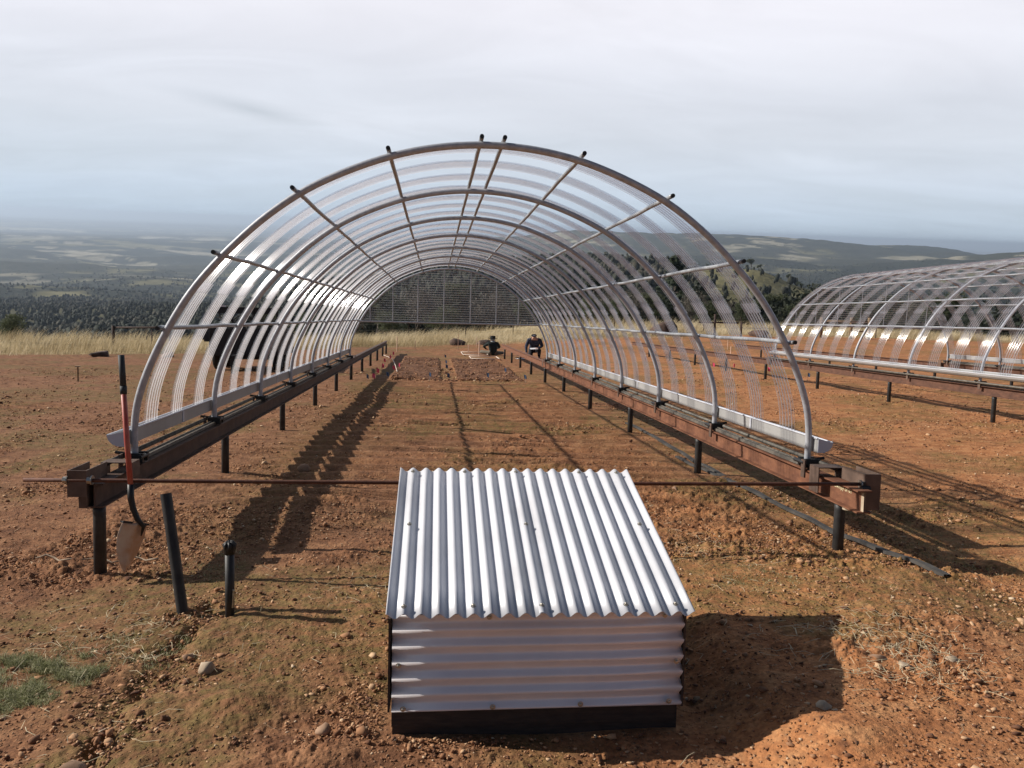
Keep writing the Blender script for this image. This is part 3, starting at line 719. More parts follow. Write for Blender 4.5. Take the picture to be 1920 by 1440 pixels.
# tie rod across the two rail ends
rod = MB()
P = [(-2.52+5.47*k/12, 5.21, .583-.006*math.sin(math.pi*k/12)) for k in range(13)]
rod.tube(P, .0125, 10); rod = rod.build('tie_rod', M['rod'], None, True); tag(rod, 'long thin rusty rod crossing between the two rail ends behind the silver box', 'rod')
for nx_ in (-2.275, -2.13, 2.925):
    m = MB(); m.tube([(nx_-.012, 5.21, .583), (nx_+.012, 5.21, .583)], .022, 6); m.tube([(nx_-.02 if nx_ > 0 else nx_+.012, 5.21, .583), (nx_-.012 if nx_ > 0 else nx_+.02, 5.21, .583)], .03, 14)
    m.build('nut', M['nut'], rod)
m = MB(); m.tube([(2.925, 5.19, .60), (2.93, 5.19, .50)], .013, 8); m.tube([(2.90, 5.18, .557), (2.96, 5.18, .557)], .02, 10); m.build('clamp', M['cap'], rod)

# ------------------------------------------------------------------ corrugated metal box
def corr_sheet(w, l, n, amp, nl=2):
    nx = n*12; V = []; Fc = []
    for j in range(nl):
        for i in range(nx+1):
            V.append((w*i/nx, l*j/(nl-1), amp*math.cos(i/12*2*math.pi)))
    return V, [(j*(nx+1)+i, j*(nx+1)+i+1, (j+1)*(nx+1)+i+1, (j+1)*(nx+1)+i) for j in range(nl-1) for i in range(nx)]
box = empty('metal_box', (.43, 3.08, 0))
tag(box, 'low box clad in silver corrugated metal with sloping lid in the foreground', 'box')
bz = -.02
V, Fc = corr_sheet(1.195, 1.235, 18, .0112, 8)
sl_ = Matrix.Translation((-.597, -.085, .522)) @ Matrix.Rotation(math.atan2(.335, 1.185), 4, 'X')
# two lapped lid sheets
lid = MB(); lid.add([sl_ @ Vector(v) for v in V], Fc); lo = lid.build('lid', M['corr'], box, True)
so_ = lo.modifiers.new('thick', 'SOLIDIFY'); so_.thickness = .0015
m = MB(); k = .5975; V2 = [(k+.0664*i/12-.004, y, .0112*math.cos(i/12*2*math.pi)+.0025) for y in (0, 1.235) for i in range(-2, 3)]
m.add([sl_ @ Vector(v) for v in V2], [(i, i+1, i+6, i+5) for i in range(4)]); m.build('lap_seam', M['corr'], lo, True)
def screw(mtx, x, y, z, par, mt):
    m = MB(); m.lathe([(.011, 0), (.011, .002), (.0065, .003), (.0065, .008), (.004, .010)], 10)
    o = m.build('screw', mt, par); o.matrix_local = mtx @ Matrix.Translation((x, y, z))
for yy, xs in ((.045, (.066, .332, .598, .93, 1.13)), (.66, (.066, .598, 1.13)), (1.19, (.066, .332, .598, .93, 1.13))):
    for x in xs: screw(sl_, round(x/.0664)*.0664, yy, .0112, lo, M['nut'])
# front sheet, ribs running across
def front_sheet(w, h, n, amp):
    V = []; nz = n*12
    for i in range(nz+1):
        for x in (0, w*.25, w*.5, w*.75, w): V.append((x+.006*math.sin(i/12*2*math.pi)*(x == w), -amp*math.cos(i/12*2*math.pi), h*i/nz))
    return V, [(i*5+j, i*5+j+1, i*5+j+6, i*5+j+5) for i in range(nz) for j in range(4)]
V, Fc = front_sheet(1.155, .388, 6, .0090)
m = MB(); m.add([(x-.575, y-.005, z+.112+x*.006) for x, y, z in V], Fc); fs_ = m.build('front_sheet', M['corr_skylit'], box, True); s_ = fs_.modifiers.new('thick', 'SOLIDIFY'); s_.thickness = .0012
rx = Matrix.Rotation(R(90), 4, 'X')
for x, z in ((-.55, .30), (.555, .30), (-.53, .125), (-.18, .126), (.17, .13), (.53, .135), (-.2, .49), (.5, .49)):
    screw(Matrix.Translation((x, -.014, z)) @ rx, 0, 0, 0, fs_, M['nut'])
m = MB()
for sx in (-1, 1):
    x0 = -.590 if sx < 0 else .582
    m.add([(x0, -.01, .11), (x0+.008, -.01, .11), (x0, 1.03, .11), (x0+.008, 1.03, .11), (x0, -.01, .485), (x0+.008, -.01, .485), (x0, 1.03, .79), (x0+.008, 1.03, .79)],
          [(0, 2, 3, 1), (4, 5, 7, 6), (0, 1, 5, 4), (2, 6, 7, 3), (0, 4, 6, 2), (1, 3, 7, 5)])
m.box(-.58, 1.02, .11, .58, 1.03, .78); m.build('side_panel', M['wood_black'], box)
m = MB(); m.box(-.572, .012, bz-.12, .572, .05, .115); m.box(-.572, .05, bz-.12, -.54, 1.0, .115); m.box(.54, .05, bz-.12, .572, 1.0, .115); m.box(-.572, .96, bz-.12, .572, 1.0, .115)
m.box(-.575, .004, .045, .56, .012, .112); m.build('base_boards', M['wood_black'], box)

# ------------------------------------------------------------------ shovel hanging on the rod
def shovel():
    root = empty('shovel', (-1.90, 5.235, .035)); tag(root, 'long shovel with red handle, black grip and muddy blade, upright by the left rail end', 'shovel')
    top = Vector((-.018, -.055, 1.335)); low = Vector((.028, -.055, .44))
    mid = top.lerp(low, .235)
    m = MB(); m.tube([top+Vector((0, 0, .0)), mid], .0185, 14); m.tube([mid-Vector((0, 0, -.02)), mid-Vector((0, 0, .03))], .0205, 14); m.build('grip', M['grip'], root, True)
    m = MB(); m.tube([mid, top.lerp(low, .6), low+Vector((0, 0, .08))], .0165, 14); m.build('handle', M['redhandle'], root, True)
    m = MB(); m.tube([low+Vector((0, 0, .09)), low, low-Vector((-.012, 0, .06)), low-Vector((-.04, .005, .13)), low-Vector((-.075, .0, .18)), low-Vector((-.055, -.01, .24))], [.019, .02, .019, .017, .013, .004], 12)
    sk = m.build('socket', M['cap'], root, True)
    # dished pointed blade
    V = []; nu, nv = 12, 16; wd = lambda t: .088*(1-.0*t)*(max(0, 1-((t-.22)/.78)**1.9)**.85 if t > .22 else .93+.07*t/.22)
    for j in range(nv+1):
        t = j/nv
        for i in range(nu+1):
            u = 2*i/nu-1; w = wd(t)
            V.append((u*w, .016*u*u-.012*max(0, 1-abs(u)*3)*(1-t)+.014*math.sin(t*math.pi), -.30*t+(-.012*(1-u*u) if t > .9 else 0)))
    Fb = [(j*(nu+1)+i, j*(nu+1)+i+1, (j+1)*(nu+1)+i+1, (j+1)*(nu+1)+i) for j in range(nv) for i in range(nu)]
    b = MB(); b.add(V, Fb); bo = b.build('blade', M['blade'], root, True); s = bo.modifiers.new('thick', 'SOLIDIFY'); s.thickness = .003
    bo.location = (.062, -.065, .285); bo.rotation_euler = (R(-4), R(17), R(48))
    st = MB(); st.box(-.088, -.002, -.006, -.02, .035, .006); st.box(.02, -.002, -.006, .088, .035, .006); sto = st.build('foot_step', M['cap'], bo)
    return root
shovel()

# ------------------------------------------------------------------ loose pipes in the ground, tape, small things
m = MB(); b_ = Vector((-1.335, 4.47, gz(-1.33, 4.47)-.12)); t_ = Vector((-1.475, 4.60, .635))
d = (t_-b_).normalized(); m.tube([b_, b_.lerp(t_, .5), t_], .030, 14, False); m.tube([t_-d*.02, t_-d*.25], .026, 14); o = m.build('leaning_pipe', M['blackpipe'], None, True)
tag(o, 'tall black pipe leaning left out of the soil, between shovel and short pipe', 'pipe', 'black pipes in the soil')
pr = empty('capped_pipe', (-1.082, 4.40, 0)); tag(pr, 'short upright black pipe with taped top, left of the silver box', 'pipe', 'black pipes in the soil')
m = MB(); m.lathe([(.025, -.12), (.025, .385)], 14); m.build('pipe_body', M['blackpipe'], pr, True)
m = MB()
for k in range(7):
    a = k*.9; m.tube([(.022*math.cos(a), .022*math.sin(a), .36), (.03*math.cos(a+.5), .03*math.sin(a+.5), .40), (.012*math.cos(a), .012*math.sin(a), .42)], [.006, .010, .006], 6)
m.lathe([(.028, .35), (.029, .395), (.02, .415)], 12); m.build('tape_wrap', M['cap'], pr, True)
m = MB(); m.tube([(.02, -.02, .06), (.028, -.028, .16)], .006, 6); m.build('wire_stub', M['nut'], pr)

def strip_on_ground(name, pts, w, h, mt, label, cat):
    V = []; Fc = []
    P = []
    for (a, b) in zip(pts[:-1], pts[1:]):
        for k in range(12): P.append((a[0]+(b[0]-a[0])*k/12, a[1]+(b[1]-a[1])*k/12))
    P.append(pts[-1])
    for i, (x, y) in enumerate(P):
        z = gz(x, y)+.034+.006*math.sin(i*.7); ww = w*(1+.15*math.sin(i*.9))
        V += [(x-ww/2, y, z-.012), (x-ww/2, y, z+h), (x+ww/2, y, z+h*.6), (x+ww/2, y, z-.012)]
    for i in range(len(P)-1):
        for k in range(3): Fc.append((i*4+k, i*4+k+1, i*4+k+5, i*4+k+4))
    m = MB(); m.add(V, Fc); return tag(m.build(name, mt, None), label, cat)
strip_on_ground('edging_strip', [(3.07, 12.6), (3.13, 9.9), (3.10, 8.2), (3.15, 6.6), (3.17, 5.6), (3.27, 4.75)], .055, .010, M['tape'], 'long dusty black strip lying on soil beneath the rusty right rail', 'strip')
strip_on_ground('edging_strip', [(2.98, 9.6), (3.02, 8.6), (3.09, 7.8)], .05, .008, M['tape'], 'short second piece of black strip beside the long one, far end', 'strip')

def rock(x, y, s, mt, label, name='rock', flat=.7, cat='rock', seed=0, group=None, sz=None):
    v, f = ICO2; r_ = np.random.default_rng(abs(seed+int(x*100)+int(y*10))); v = v.copy()
    for _ in range(14):
        pn = r_.normal(size=3); pn /= np.linalg.norm(pn); v -= np.clip(v@pn-r_.uniform(.45, .8), 0, 9)[:, None]*pn
    n = 1+.05*r_.normal(size=(len(v), 1))
    P = v*n*1.25*np.array([s*r_.uniform(.8, 1.3), s*r_.uniform(.7, 1.1), s*flat])
    o = npmesh(name, P, f, mt); o.location = (x, y, gz(x, y)+s*flat*.35); o.rotation_euler = (0, 0, r_.uniform(0, 6)); tag(o, label, cat, group); return o
rock(-1.02, 3.72, .055, M['palerock'], 'large grey tan rock beside the furrow below the two black pipes', seed=1)
rock(-1.28, 2.92, .045, M['rock'], 'rounded orange rock near the bottom edge left of the furrow', seed=2)
rock(-1.14, 3.86, .035, M['rock'], 'brown rock just behind the large grey tan rock', seed=3)
rock(-.42, 3.13, .04, M['rock'], 'blocky brown rock at the left foot of the silver box', seed=4)
rock(2.02, 3.38, .04, M['rock'], 'rock on top of the small stone heap right of the box shadow', seed=5)
rock(2.10, 3.30, .032, M['palerock'], 'pale rock in front of the small stone heap', seed=6)
rock(2.34, 3.34, .03, M['palerock'], 'pale rock at the right end of the small stone heap', seed=7)
rock(1.54, 2.93, .028, M['palerock'], 'pale stone at the corner of the box shadow', seed=8)
rock(-2.25, 2.95, .04, M['palerock'], 'cream stone in the bottom left corner', seed=9)
rock(1.30, 8.2, .06, M['rock'], 'rock beside the second post of the orange rail', seed=10)
rock(2.35, 7.6, .07, M['rock'], 'orange clod beside the second post of the rusty right rail', seed=10)
rock(-1.35, 8.6, .075, M['rock'], 'brown wedge of rock under the central part of the left rail', seed=12)
rock(14.6, 50.5, .95, M['darkrock'], 'big dark dome shaped boulder at the edge of the dry grass', 'boulder', .85, 'boulder', 3)
rock(1.35, 44.2, .42, M['darkrock'], 'dark boulder at grass edge left of the hatted person', 'boulder', .7, 'boulder', 4)
rock(2.75, 44.5, .38, M['darkrock'], 'smaller dark boulder just left of and behind the hatted person', 'boulder', .6, 'boulder', 5)
rock(20.9, 50.8, .6, M['darkrock'], 'low dark boulder by the right hand wooden fence brace', 'boulder', .55, 'boulder', 6)
rock(-12.0, 30.6, .30, M['darkrock'], 'dark wedge rock at the left grass edge', 'boulder', .6, 'boulder', 7)
rock(-9.9, 31.2, .26, M['rock'], 'low rock right of the dark wedge rock at left', 'boulder', .5, 'boulder', 8)

# gravel and clods
def build_gravel():
    N = 85000; a = rng.uniform(-.72, .82, N*2); r = np.exp(rng.uniform(math.log(2.1), math.log(26), N*2)); x = r*np.sin(a); y = r*np.cos(a)
    dens = .22+.78*sst(.46, .70, fbm(x, y, 1.1, 3, 51)); dens = np.maximum(dens, .9*np.exp(-(dist_poly(x, y, TRENCH)/.3)**2))
    dens = np.maximum(dens, .8*((x > -1.1) & (x < 2.35) & (y > 21) & (y < 31)))
    k = (rng.random(N*2) < dens) & ~((x > -.2) & (x < 1.06) & (y > 3.05) & (y < 4.2)); x, y, r = x[k][:N], y[k][:N], r[k][:N]; n = len(x)
    s = np.exp(rng.normal(math.log(.0041), .46, n)).clip(.002, .019)*(1+.05*r)*np.where((r > 19) & (y > 21) & (x > -1.1) & (x < 2.35), 2.0, 1)
    v, f = ICO; nv = len(v)
    nz = 1+.34*rng.normal(size=(n, nv, 1)).clip(-1.7, 1.7); P = v[None]*nz*(s[:, None]*rng.uniform(.5, 1.5, (n, 3))*np.array([1, 1, .62]))[:, None]
    ra = rng.uniform(0, 6.28, n); P = np.stack([P[..., 0]*np.cos(ra)[:, None]-P[..., 1]*np.sin(ra)[:, None], P[..., 0]*np.sin(ra)[:, None]+P[..., 1]*np.cos(ra)[:, None], P[..., 2]], 2)
    z = site_add(x, y)+lumps(x, y); P = P+np.stack([x, y, z+s*.35+.004+.010*sst(.46, .7, fbm(x, y, 1.1, 3, 51))], 1)[:, None]
    o = npmesh('gravel', P.reshape(-1, 3), (f[None]+(np.arange(n)*nv)[:, None, None]).reshape(-1, 3), M['pebble'], None, {'tint': np.repeat(rng.random(n), nv)})
    tag(o, 'small orange brown clods and stones scattered over the bare soil', 'gravel', None, 'stuff')
build_gravel()
def build_clods():
    n = 16000; x = rng.uniform(-1.15, 2.35, n); y = rng.uniform(21.2, 31.5, n); k = ((x < .15) | (x > .62)) & (rng.random(n) < .25+.75*(fbm(x, y, .5, 2, 77) > .4)); x, y = x[k], y[k]; n = len(x)
    s = np.exp(rng.normal(math.log(.0135), .42, n)).clip(.006, .034); v, f = ICO; nv = len(v)
    P = v[None]*(1+.3*rng.normal(size=(n, nv, 1)).clip(-1.5, 1.5))*(s[:, None]*rng.uniform(.7, 1.4, (n, 3))*np.array([1, 1, .8]))[:, None]+np.stack([x, y, site_add(x, y)+lumps(x, y)+.035+.06*(fbm(x, y, .28, 2, 81)-.5)+s*.2], 1)[:, None]
    o = npmesh('soil_clods', P.reshape(-1, 3), (f[None]+(np.arange(n)*nv)[:, None, None]).reshape(-1, 3), M['pebble'], None, {'tint': np.repeat(rng.random(n)**2.2*.9, nv)})
    tag(o, 'coarse dark clods covering the two tilled beds', 'clods', None, 'stuff')
build_clods()

def blades(name, x, y, z, h, lean_, w, mt, label, cat, tint=None, site=True, bend=.5, dirx=None):
    n = len(x); a = rng.uniform(0, 2*math.pi, n) if dirx is None else rng.normal(dirx, .7, n)
    dx, dy = np.cos(a), np.sin(a); sx, sy = -dy, dx
    face = rng.uniform(0, math.pi, n); wx, wy = np.cos(face)*w, np.sin(face)*w
    V = np.zeros((n, 5, 3)); l = lean_*rng.uniform(.3, 1.2, n)
    V[:, 0] = np.stack([x-wx, y-wy, z], 1); V[:, 1] = np.stack([x+wx, y+wy, z], 1)
    mx, my, mz = x+dx*l*h*.35, y+dy*l*h*.35, z+h*.6
    V[:, 2] = np.stack([mx+wx*.7, my+wy*.7, mz], 1); V[:, 3] = np.stack([mx-wx*.7, my-wy*.7, mz], 1)
    V[:, 4] = np.stack([x+dx*l*h*(1), y+dy*l*h, z+h*(1-.25*bend*l)], 1)
    b = (np.arange(n)*5)[:, None]
    T = np.concatenate([b+np.array([[0, 1, 2]]), b+np.array([[0, 2, 3]]), b+np.array([[3, 2, 4]])])
    t = np.repeat(rng.random(n) if tint is None else tint, 5)
    o = npmesh(name, V.reshape(-1, 3), T, mt, None, {'tint': t}); tag(o, label, cat, None, 'stuff')
    if not site: WORLDSPACE.add(o.name)
    return o
# tall dry grass band round the plot (world coordinates)
N = 110000
x = rng.uniform(-46, 48, N); e_ = grass_edge(x); t = rng.random(N)**1.3; dep = np.where(x < -6, 15, 13)
y = e_+t*dep+rng.normal(0, .5, N)
dn = sst(.34, .5, fbm(x*1.0, y*2.2, 2.6, 3, 55)); k = rng.random(N) < .25+.75*dn
k &= ~((x > 9) & (y > e_+4.4+.05*x) & (y < e_+8.2+.05*x)); k &= ~((x < -5) & (y > e_+5.5) & (y < e_+8.5) & (rng.random(N) < .8))
x, y = x[k], y[k]; z = ground_h(x, y)
h = (.16+.75*fbm(x, y, 1.6, 3, 66, .6))*rng.uniform(.5, 1.35, len(x))*np.where(y-grass_edge(x) < .9, .55, 1)
blades('dry_grass', x, y, z-.05, h, .75, .008, M['drygrass'], 'tall pale dry grass growing in a band beyond the bare plot', 'grass',
       np.clip(fbm(x, y, 3, 3, 67)*1.2-.1+rng.normal(0, .15, len(x))-.25*(y-grass_edge(x) < 1.0), 0, 1), False, dirx=.3)
# low green grass mats at the lower left, thin sprouts elsewhere
def mat_grass(cx, cy, rx_, ry_, n, hh, sd):
    a = rng.uniform(0, 2*math.pi, n); q = np.sqrt(rng.random(n)); x = cx+rx_*q*np.cos(a); y = cy+ry_*q*np.sin(a)
    k = fbm(x, y, .11, 4, sd, .65) > .47+.14*q**2+rng.normal(0, .035, n); x, y = x[k], y[k]; return x, y, site_add(x, y)+lumps(x, y), hh*rng.uniform(.5, 1.3, len(x))
parts = [mat_grass(-1.92, 3.72, .50, .28, 30000, .040, 1), mat_grass(-1.98, 3.05, .35, .2, 9000, .035, 12), mat_grass(-1.75, 3.5, .25, .12, 5000, .025, 11), mat_grass(-2.05, 3.25, .32, .12, 6000, .03, 2), mat_grass(-1.55, 3.95, .5, .25, 3500, .022, 4), mat_grass(-1.9, 2.95, .28, .15, 4500, .03, 3), mat_grass(-1.45, 5.4, .3, .5, 2500, .02, 5), mat_grass(3.75, 5.2, .6, 1.2, 6000, .018, 6), mat_grass(1.9, 4.6, .35, .3, 2500, .02, 7)]
x, y, z, h = [np.concatenate([p[i] for p in parts]) for i in range(4)]
M['shortgrass'] = leafmat('short_green_grass', (.13, .14, .055), (.27, .28, .13), (.62, .59, .40), .35)
blades('green_grass', x, y, z-.004, h, 1.2, .0016, M['shortgrass'], 'matted short green grass in the lower left corner and thin sprouts', 'grass')
# straw litter
def straw():
    n = 1500; cl = rng.integers(0, 7, n)
    cs = np.array([(2.1, 3.5, .20, .22), (1.55, 5.6, .45, .5), (-1.6, 4.1, .35, .22), (1.3, 6.6, .6, .4), (-.2, 4.75, .3, .25), (2.9, 3.6, .9, .6), (-2.2, 3.6, .9, .6)])
    wgt = rng.choice(7, n, p=[.30, .14, .10, .12, .08, .14, .12]); c = cs[wgt]
    x = c[:, 0]+rng.normal(0, 1, n)*c[:, 2]; y = c[:, 1]+rng.normal(0, 1, n)*c[:, 3]
    k = ~((x > -.22) & (x < 1.1) & (y > 2.95) & (y < 4.25)); x, y = x[k], y[k]; n = len(x)
    z = site_add(x, y)+lumps(x, y)+.012+rng.random(n)*.02; a = rng.uniform(0, 2*math.pi, n); l = rng.uniform(.015, .06, n)*np.where(rng.random(n) < .04, 2.2, 1); w = .0011
    V = np.zeros((n, 6, 3)); T = []
    cv = rng.normal(0, .35, n)
    for i, (t, up_) in enumerate(((-1, .0), (0, .5), (1, .15))):
        px_ = x+np.cos(a)*l*t+np.sin(a)*l*cv*(i == 1); py_ = y+np.sin(a)*l*t-np.cos(a)*l*cv*(i == 1); pz = z+l*up_*rng.uniform(-.1, .8, n)
        V[:, i*2] = np.stack([px_+np.sin(a)*w, py_-np.cos(a)*w, pz], 1); V[:, i*2+1] = np.stack([px_-np.sin(a)*w, py_+np.cos(a)*w, pz+w*.6], 1)
    b = (np.arange(n)*6)[:, None]; T = np.concatenate([b+np.array([[0, 1, 3, 2]]), b+np.array([[2, 3, 5, 4]])])
    o = npmesh('dry_straw', V.reshape(-1, 3), T, M['straw']); tag(o, 'thin dry straw and grass stems littering the soil', 'straw', None, 'stuff')
straw()
m = MB(); P = [(-2.62+.05*i, 5.55+.04*math.sin(i*1.1), gz(-2.62+.05*i, 5.55)+.03+.012*math.sin(i*1.7)) for i in range(17)]
m.tube(P, [.004+.004*abs(math.sin(i*.9)) for i in range(17)], 6); tag(m.build('root_strand', M['palerock'], None, True), 'pale stringy root lying on the soil behind the nearest left post', 'root')

# ------------------------------------------------------------------ flags, stakes, frames
def make_flag(mt):
    r_ = empty('marker_flag'); m = MB(); m.tube([(0, 0, -.03), (0, 0, .26)], .0022, 5); m.build('wire', M['wire'], r_)
    m = MB(); V = [(.07*i/4-.01, .012*math.sin(i*1.5), z-.03*i/4) for z in (.15, .255) for i in range(5)]; m.add(V, [(i, i+1, i+6, i+5) for i in range(4)])
    f = m.build('flag', mt, r_); s = f.modifiers.new('t', 'SOLIDIFY'); s.thickness = .001
    return r_
pf = make_flag(M['pink']); bf = make_flag(M['blue']); used = {}
nth = ['nearest', 'second', 'third', 'fourth', 'fifth', 'sixth', 'seventh']
def put(src, x, y, label, group, s=1, rz=0):
    o = copy_tree(src) if used.get(src.name) else src; used[src.name] = 1
    o.location = (x, y, gz(x, y)); o.scale = (s, s, s); o.rotation_euler = (random.uniform(-.15, .15), random.uniform(-.2, .2), rz); tag(o, label, 'marker flag', group); return o
for i, (x, y) in enumerate([(-1.50, 19.8), (-1.54, 21.6), (-1.55, 24.1), (-1.62, 26.7), (-1.64, 29.5), (-1.62, 31.8)]):
    put(pf, x, y, f'{nth[i]} pink marker flag in the row left of the tilled bed', 'pink flags in a row', 1.05, random.uniform(-.6, .6))
put(pf, -1.13, 22.9, 'pink marker flag right of the rail shadow, on the bed corner', 'pink flags', 1.05, .4)
put(pf, -1.10, 24.9, 'pink marker flag just behind the one on the bed corner', 'pink flags', 1.0, -.3)
for x, y, l in [(8.1, 30.8, 'pink flag seen through the central shelter beside a thin black post'), (9.35, 26.5, 'pink flag under the middle strips, left of the shelter hoop'), (9.9, 26.1, 'small pink flag between two others near the right rail'), (10.4, 24.4, 'pink flag just inside the near hoop leg on the right')]:
    put(pf, x*.94, y*.94, l, 'pink flags beyond the right rail', 1.1, random.uniform(-1, 1))
for i, (x, y, l) in enumerate([(-1.18, 20.6, 'blue flag in the rail shadow at the near left corner of the tilled bed'), (-1.62, 19.8, 'blue flag beside the nearest pink flag'), (.32, 20.8, 'nearest blue flag on the path between the tilled beds'), (.33, 24.2, 'second blue flag on the path between the tilled beds'), (.36, 27.0, 'third blue flag on the path between the tilled beds'), (.38, 30.5, 'farthest blue flag on the path between the tilled beds'), (1.36, 21.1, 'blue flag at the near edge of the right hand tilled bed'), (-.12, 21.0, 'blue flag at the near edge of the left hand tilled bed'), (2.33, 20.6, 'blue flag at the near right corner of the right hand bed'), (2.05, 23.4, 'blue flag inside the right hand tilled bed'), (10.9, 22.8, 'left blue flag under the right hand shelter rail'), (12.4, 22.0, 'middle blue flag under the right hand shelter rail'), (13.3, 21.6, 'right blue flag under the right hand shelter rail')]):
    put(bf, x if x < 5 else x*.93, y if x < 5 else y*.93, l, 'blue flags', .95, random.uniform(-.6, .6))
def stake(x, y, h, label, mt=None, w=.012, tilt=0):
    m = MB(); m.box(-w, -w, -.05, w, w, h); m.prism([(-w, h), (w, h), (0, h+w*2)], -w, w); o = m.build('wooden_stake', mt or M['stake'], None)
    o.location = (x, y, gz(x, y)); o.rotation_euler = (0, tilt, random.uniform(0, 1)); tag(o, label, 'stake', 'pale wooden stakes')
stake(1.90, 34.9, .62, 'tallest pale stake rising between the two white frames', w=.016)
stake(1.55, 37.6, .38, 'short pale stake at the left end of the rear frame')
stake(2.10, 38.0, .42, 'pale stake just right of the tallest stake')
stake(-1.75, 38.0, .7, 'thin pale stake at the far left corner of the beds', w=.014)
stake(-.95, 40.0, .4, 'short pale stake at the back of the left hand bed')
stake(1.15, 40.3, .8, 'slender pale stake in front of the left dark boulder', w=.012)
stake(2.2, 43.0, .5, 'pale stake between the two dark boulders')
for i, (x, y, l) in enumerate([(9.9, 44.0, 'pale stake right of the dome boulder'), (12.9, 41.5, 'pale stake left of the rail, seen through the shelter'), (15.2, 41.0, 'pale stake beyond the right rail, nearer the hoop'), (8.4, 39.8, 'pale stake below the dome boulder'), (13.6, 30.5, 'pale stake inside the right hand shelter'), (12.0, 32.0, 'pale stake just left of the right hand shelter')]):
    stake(x, y, .55, l, w=.013)
stake(-8.35, 19.9, .34, 'short stake with pale top standing alone in the soil at left', M['brownwood'], .013)
sc_ = MB(); sc_.box(-.06, -.03, .34, .05, .03, .365); o = sc_.build('stake_top', M['palerock'], None); o.parent = [q for q in C.objects if q.get('label', '').startswith('short stake with pale top')][0]
def quad(x, y, w, d, label, rz=0):
    g_ = empty('sampling_frame', (x, y, gz(x, y)+.07), rz); tag(g_, label, 'frame', 'white sampling frames')
    for a, b in (((0, 0), (w, 0)), ((0, d), (w, d)), ((0, 0), (0, d)), ((w, 0), (w, d))):
        m = MB(); m.tube([(a[0], a[1], .0), (b[0], b[1], .0)], .016, 8); m.build('bar', M['pvc'], g_, True)
    return g_
quad(1.42, 31.6, 1.12, 1.9, 'white rectangular pipe frame on the soil, nearer of two')
quad(1.22, 35.2, 1.10, 2.6, 'white rectangular pipe frame behind, beside the hatted person')
m = MB(); m.tube([(0, 0, .02), (.28, -1.4, .01), (.55, -3.4, .02), (.8, -6.8, .02), (1.0, -9.9, .03)], .010, 6); o = m.build('string_line', M['pvc'], None); o.location = (-2.05, 33.0, .05); o.rotation_euler = (0, 0, 0); tag(o, 'pale string line along the left edge of the tilled bed', 'string')

# ------------------------------------------------------------------ fences
def brace(name, posts, rails, mt, label):
    g_ = empty(name, (posts[0][0], posts[0][1], 0)); tag(g_, label, 'fence')
    for x, y, r_, h in posts:
        m = MB(); z = wz(x, y); m.tube([(x-posts[0][0], y-posts[0][1], z-.1), (x-posts[0][0], y-posts[0][1], z+h)], r_, 10); m.build('post', mt, g_, True)
    for (x0, y0, h0), (x1, y1, h1), r_ in rails:
        m = MB(); m.tube([(x0-posts[0][0], y0-posts[0][1], wz(x0, y0)+h0), (x1-posts[0][0], y1-posts[0][1], wz(x1, y1)+h1)], r_, 8); m.build('rail', mt, g_, True)
    return g_
def wz(x, y):  # site-frame height of the terrain (includes the grass bank)
    return float(site_add(np.array([x]), np.array([y]))[0])
brace('fence_brace', [(-15.0, 39.6, .075, .95), (-12.5, 39.8, .07, .95), (-13.9, 41.5, .03, .75)], [((-15.0, 39.6, .86), (-9.6, 40.0, .98), .045)], M['oldwood'], 'dark wooden fence brace with long top rail in the dry grass at left')
brace('fence_brace', [(17.1, 48.5, .07, 1.5), (19.3, 49.8, .055, 1.0)], [((16.1, 48.5, .98), (18.6, 48.5, 1.0), .045)], M['oldwood'], 'dark cross shaped fence brace in the grass behind the central shelter')
brace('fence_brace', [(25.3, 51.3, .10, 1.35), (27.2, 51.0, .10, 1.4), (28.1, 50.4, .11, 1.45)], [((25.3, 51.3, 1.12), (28.1, 50.4, 1.15), .07), ((27.2, 51.0, .5), (28.1, 50.4, .55), .05)], M['brownwood'], 'brown wooden H shaped fence brace between the two shelters')
wf_ = empty('wire_fence', (0, 50, 0)); tag(wf_, 'thin wire fence on steel posts running through the dry grass', 'fence')
pts_ = [(-5.2, 49.0), (-1.6, 50.0), (1.9, 50.5), (4.9, 51.0), (8.4, 51.5), (11.6, 52.0), (14.4, 52.5), (18.0, 53.2), (20.7, 53.6), (23.2, 54.0), (29.5, 52.0), (32.5, 51.5), (35.5, 51.0), (38.5, 50.5)]
for x, y in pts_:
    m = MB(); m.box(x-.022, y-50-.022, wz(x, y)-.2, x+.022, y-50+.022, wz(x, y)+1.15); m.build('post', M['oldwood'], wf_)
for k_, hh in enumerate((.35, .7, 1.05)):
    m = MB(); m.tube([(x, y-50, wz(x, y)+hh) for x, y in pts_], .004, 4); m.build('wire', M['wire'], wf_)

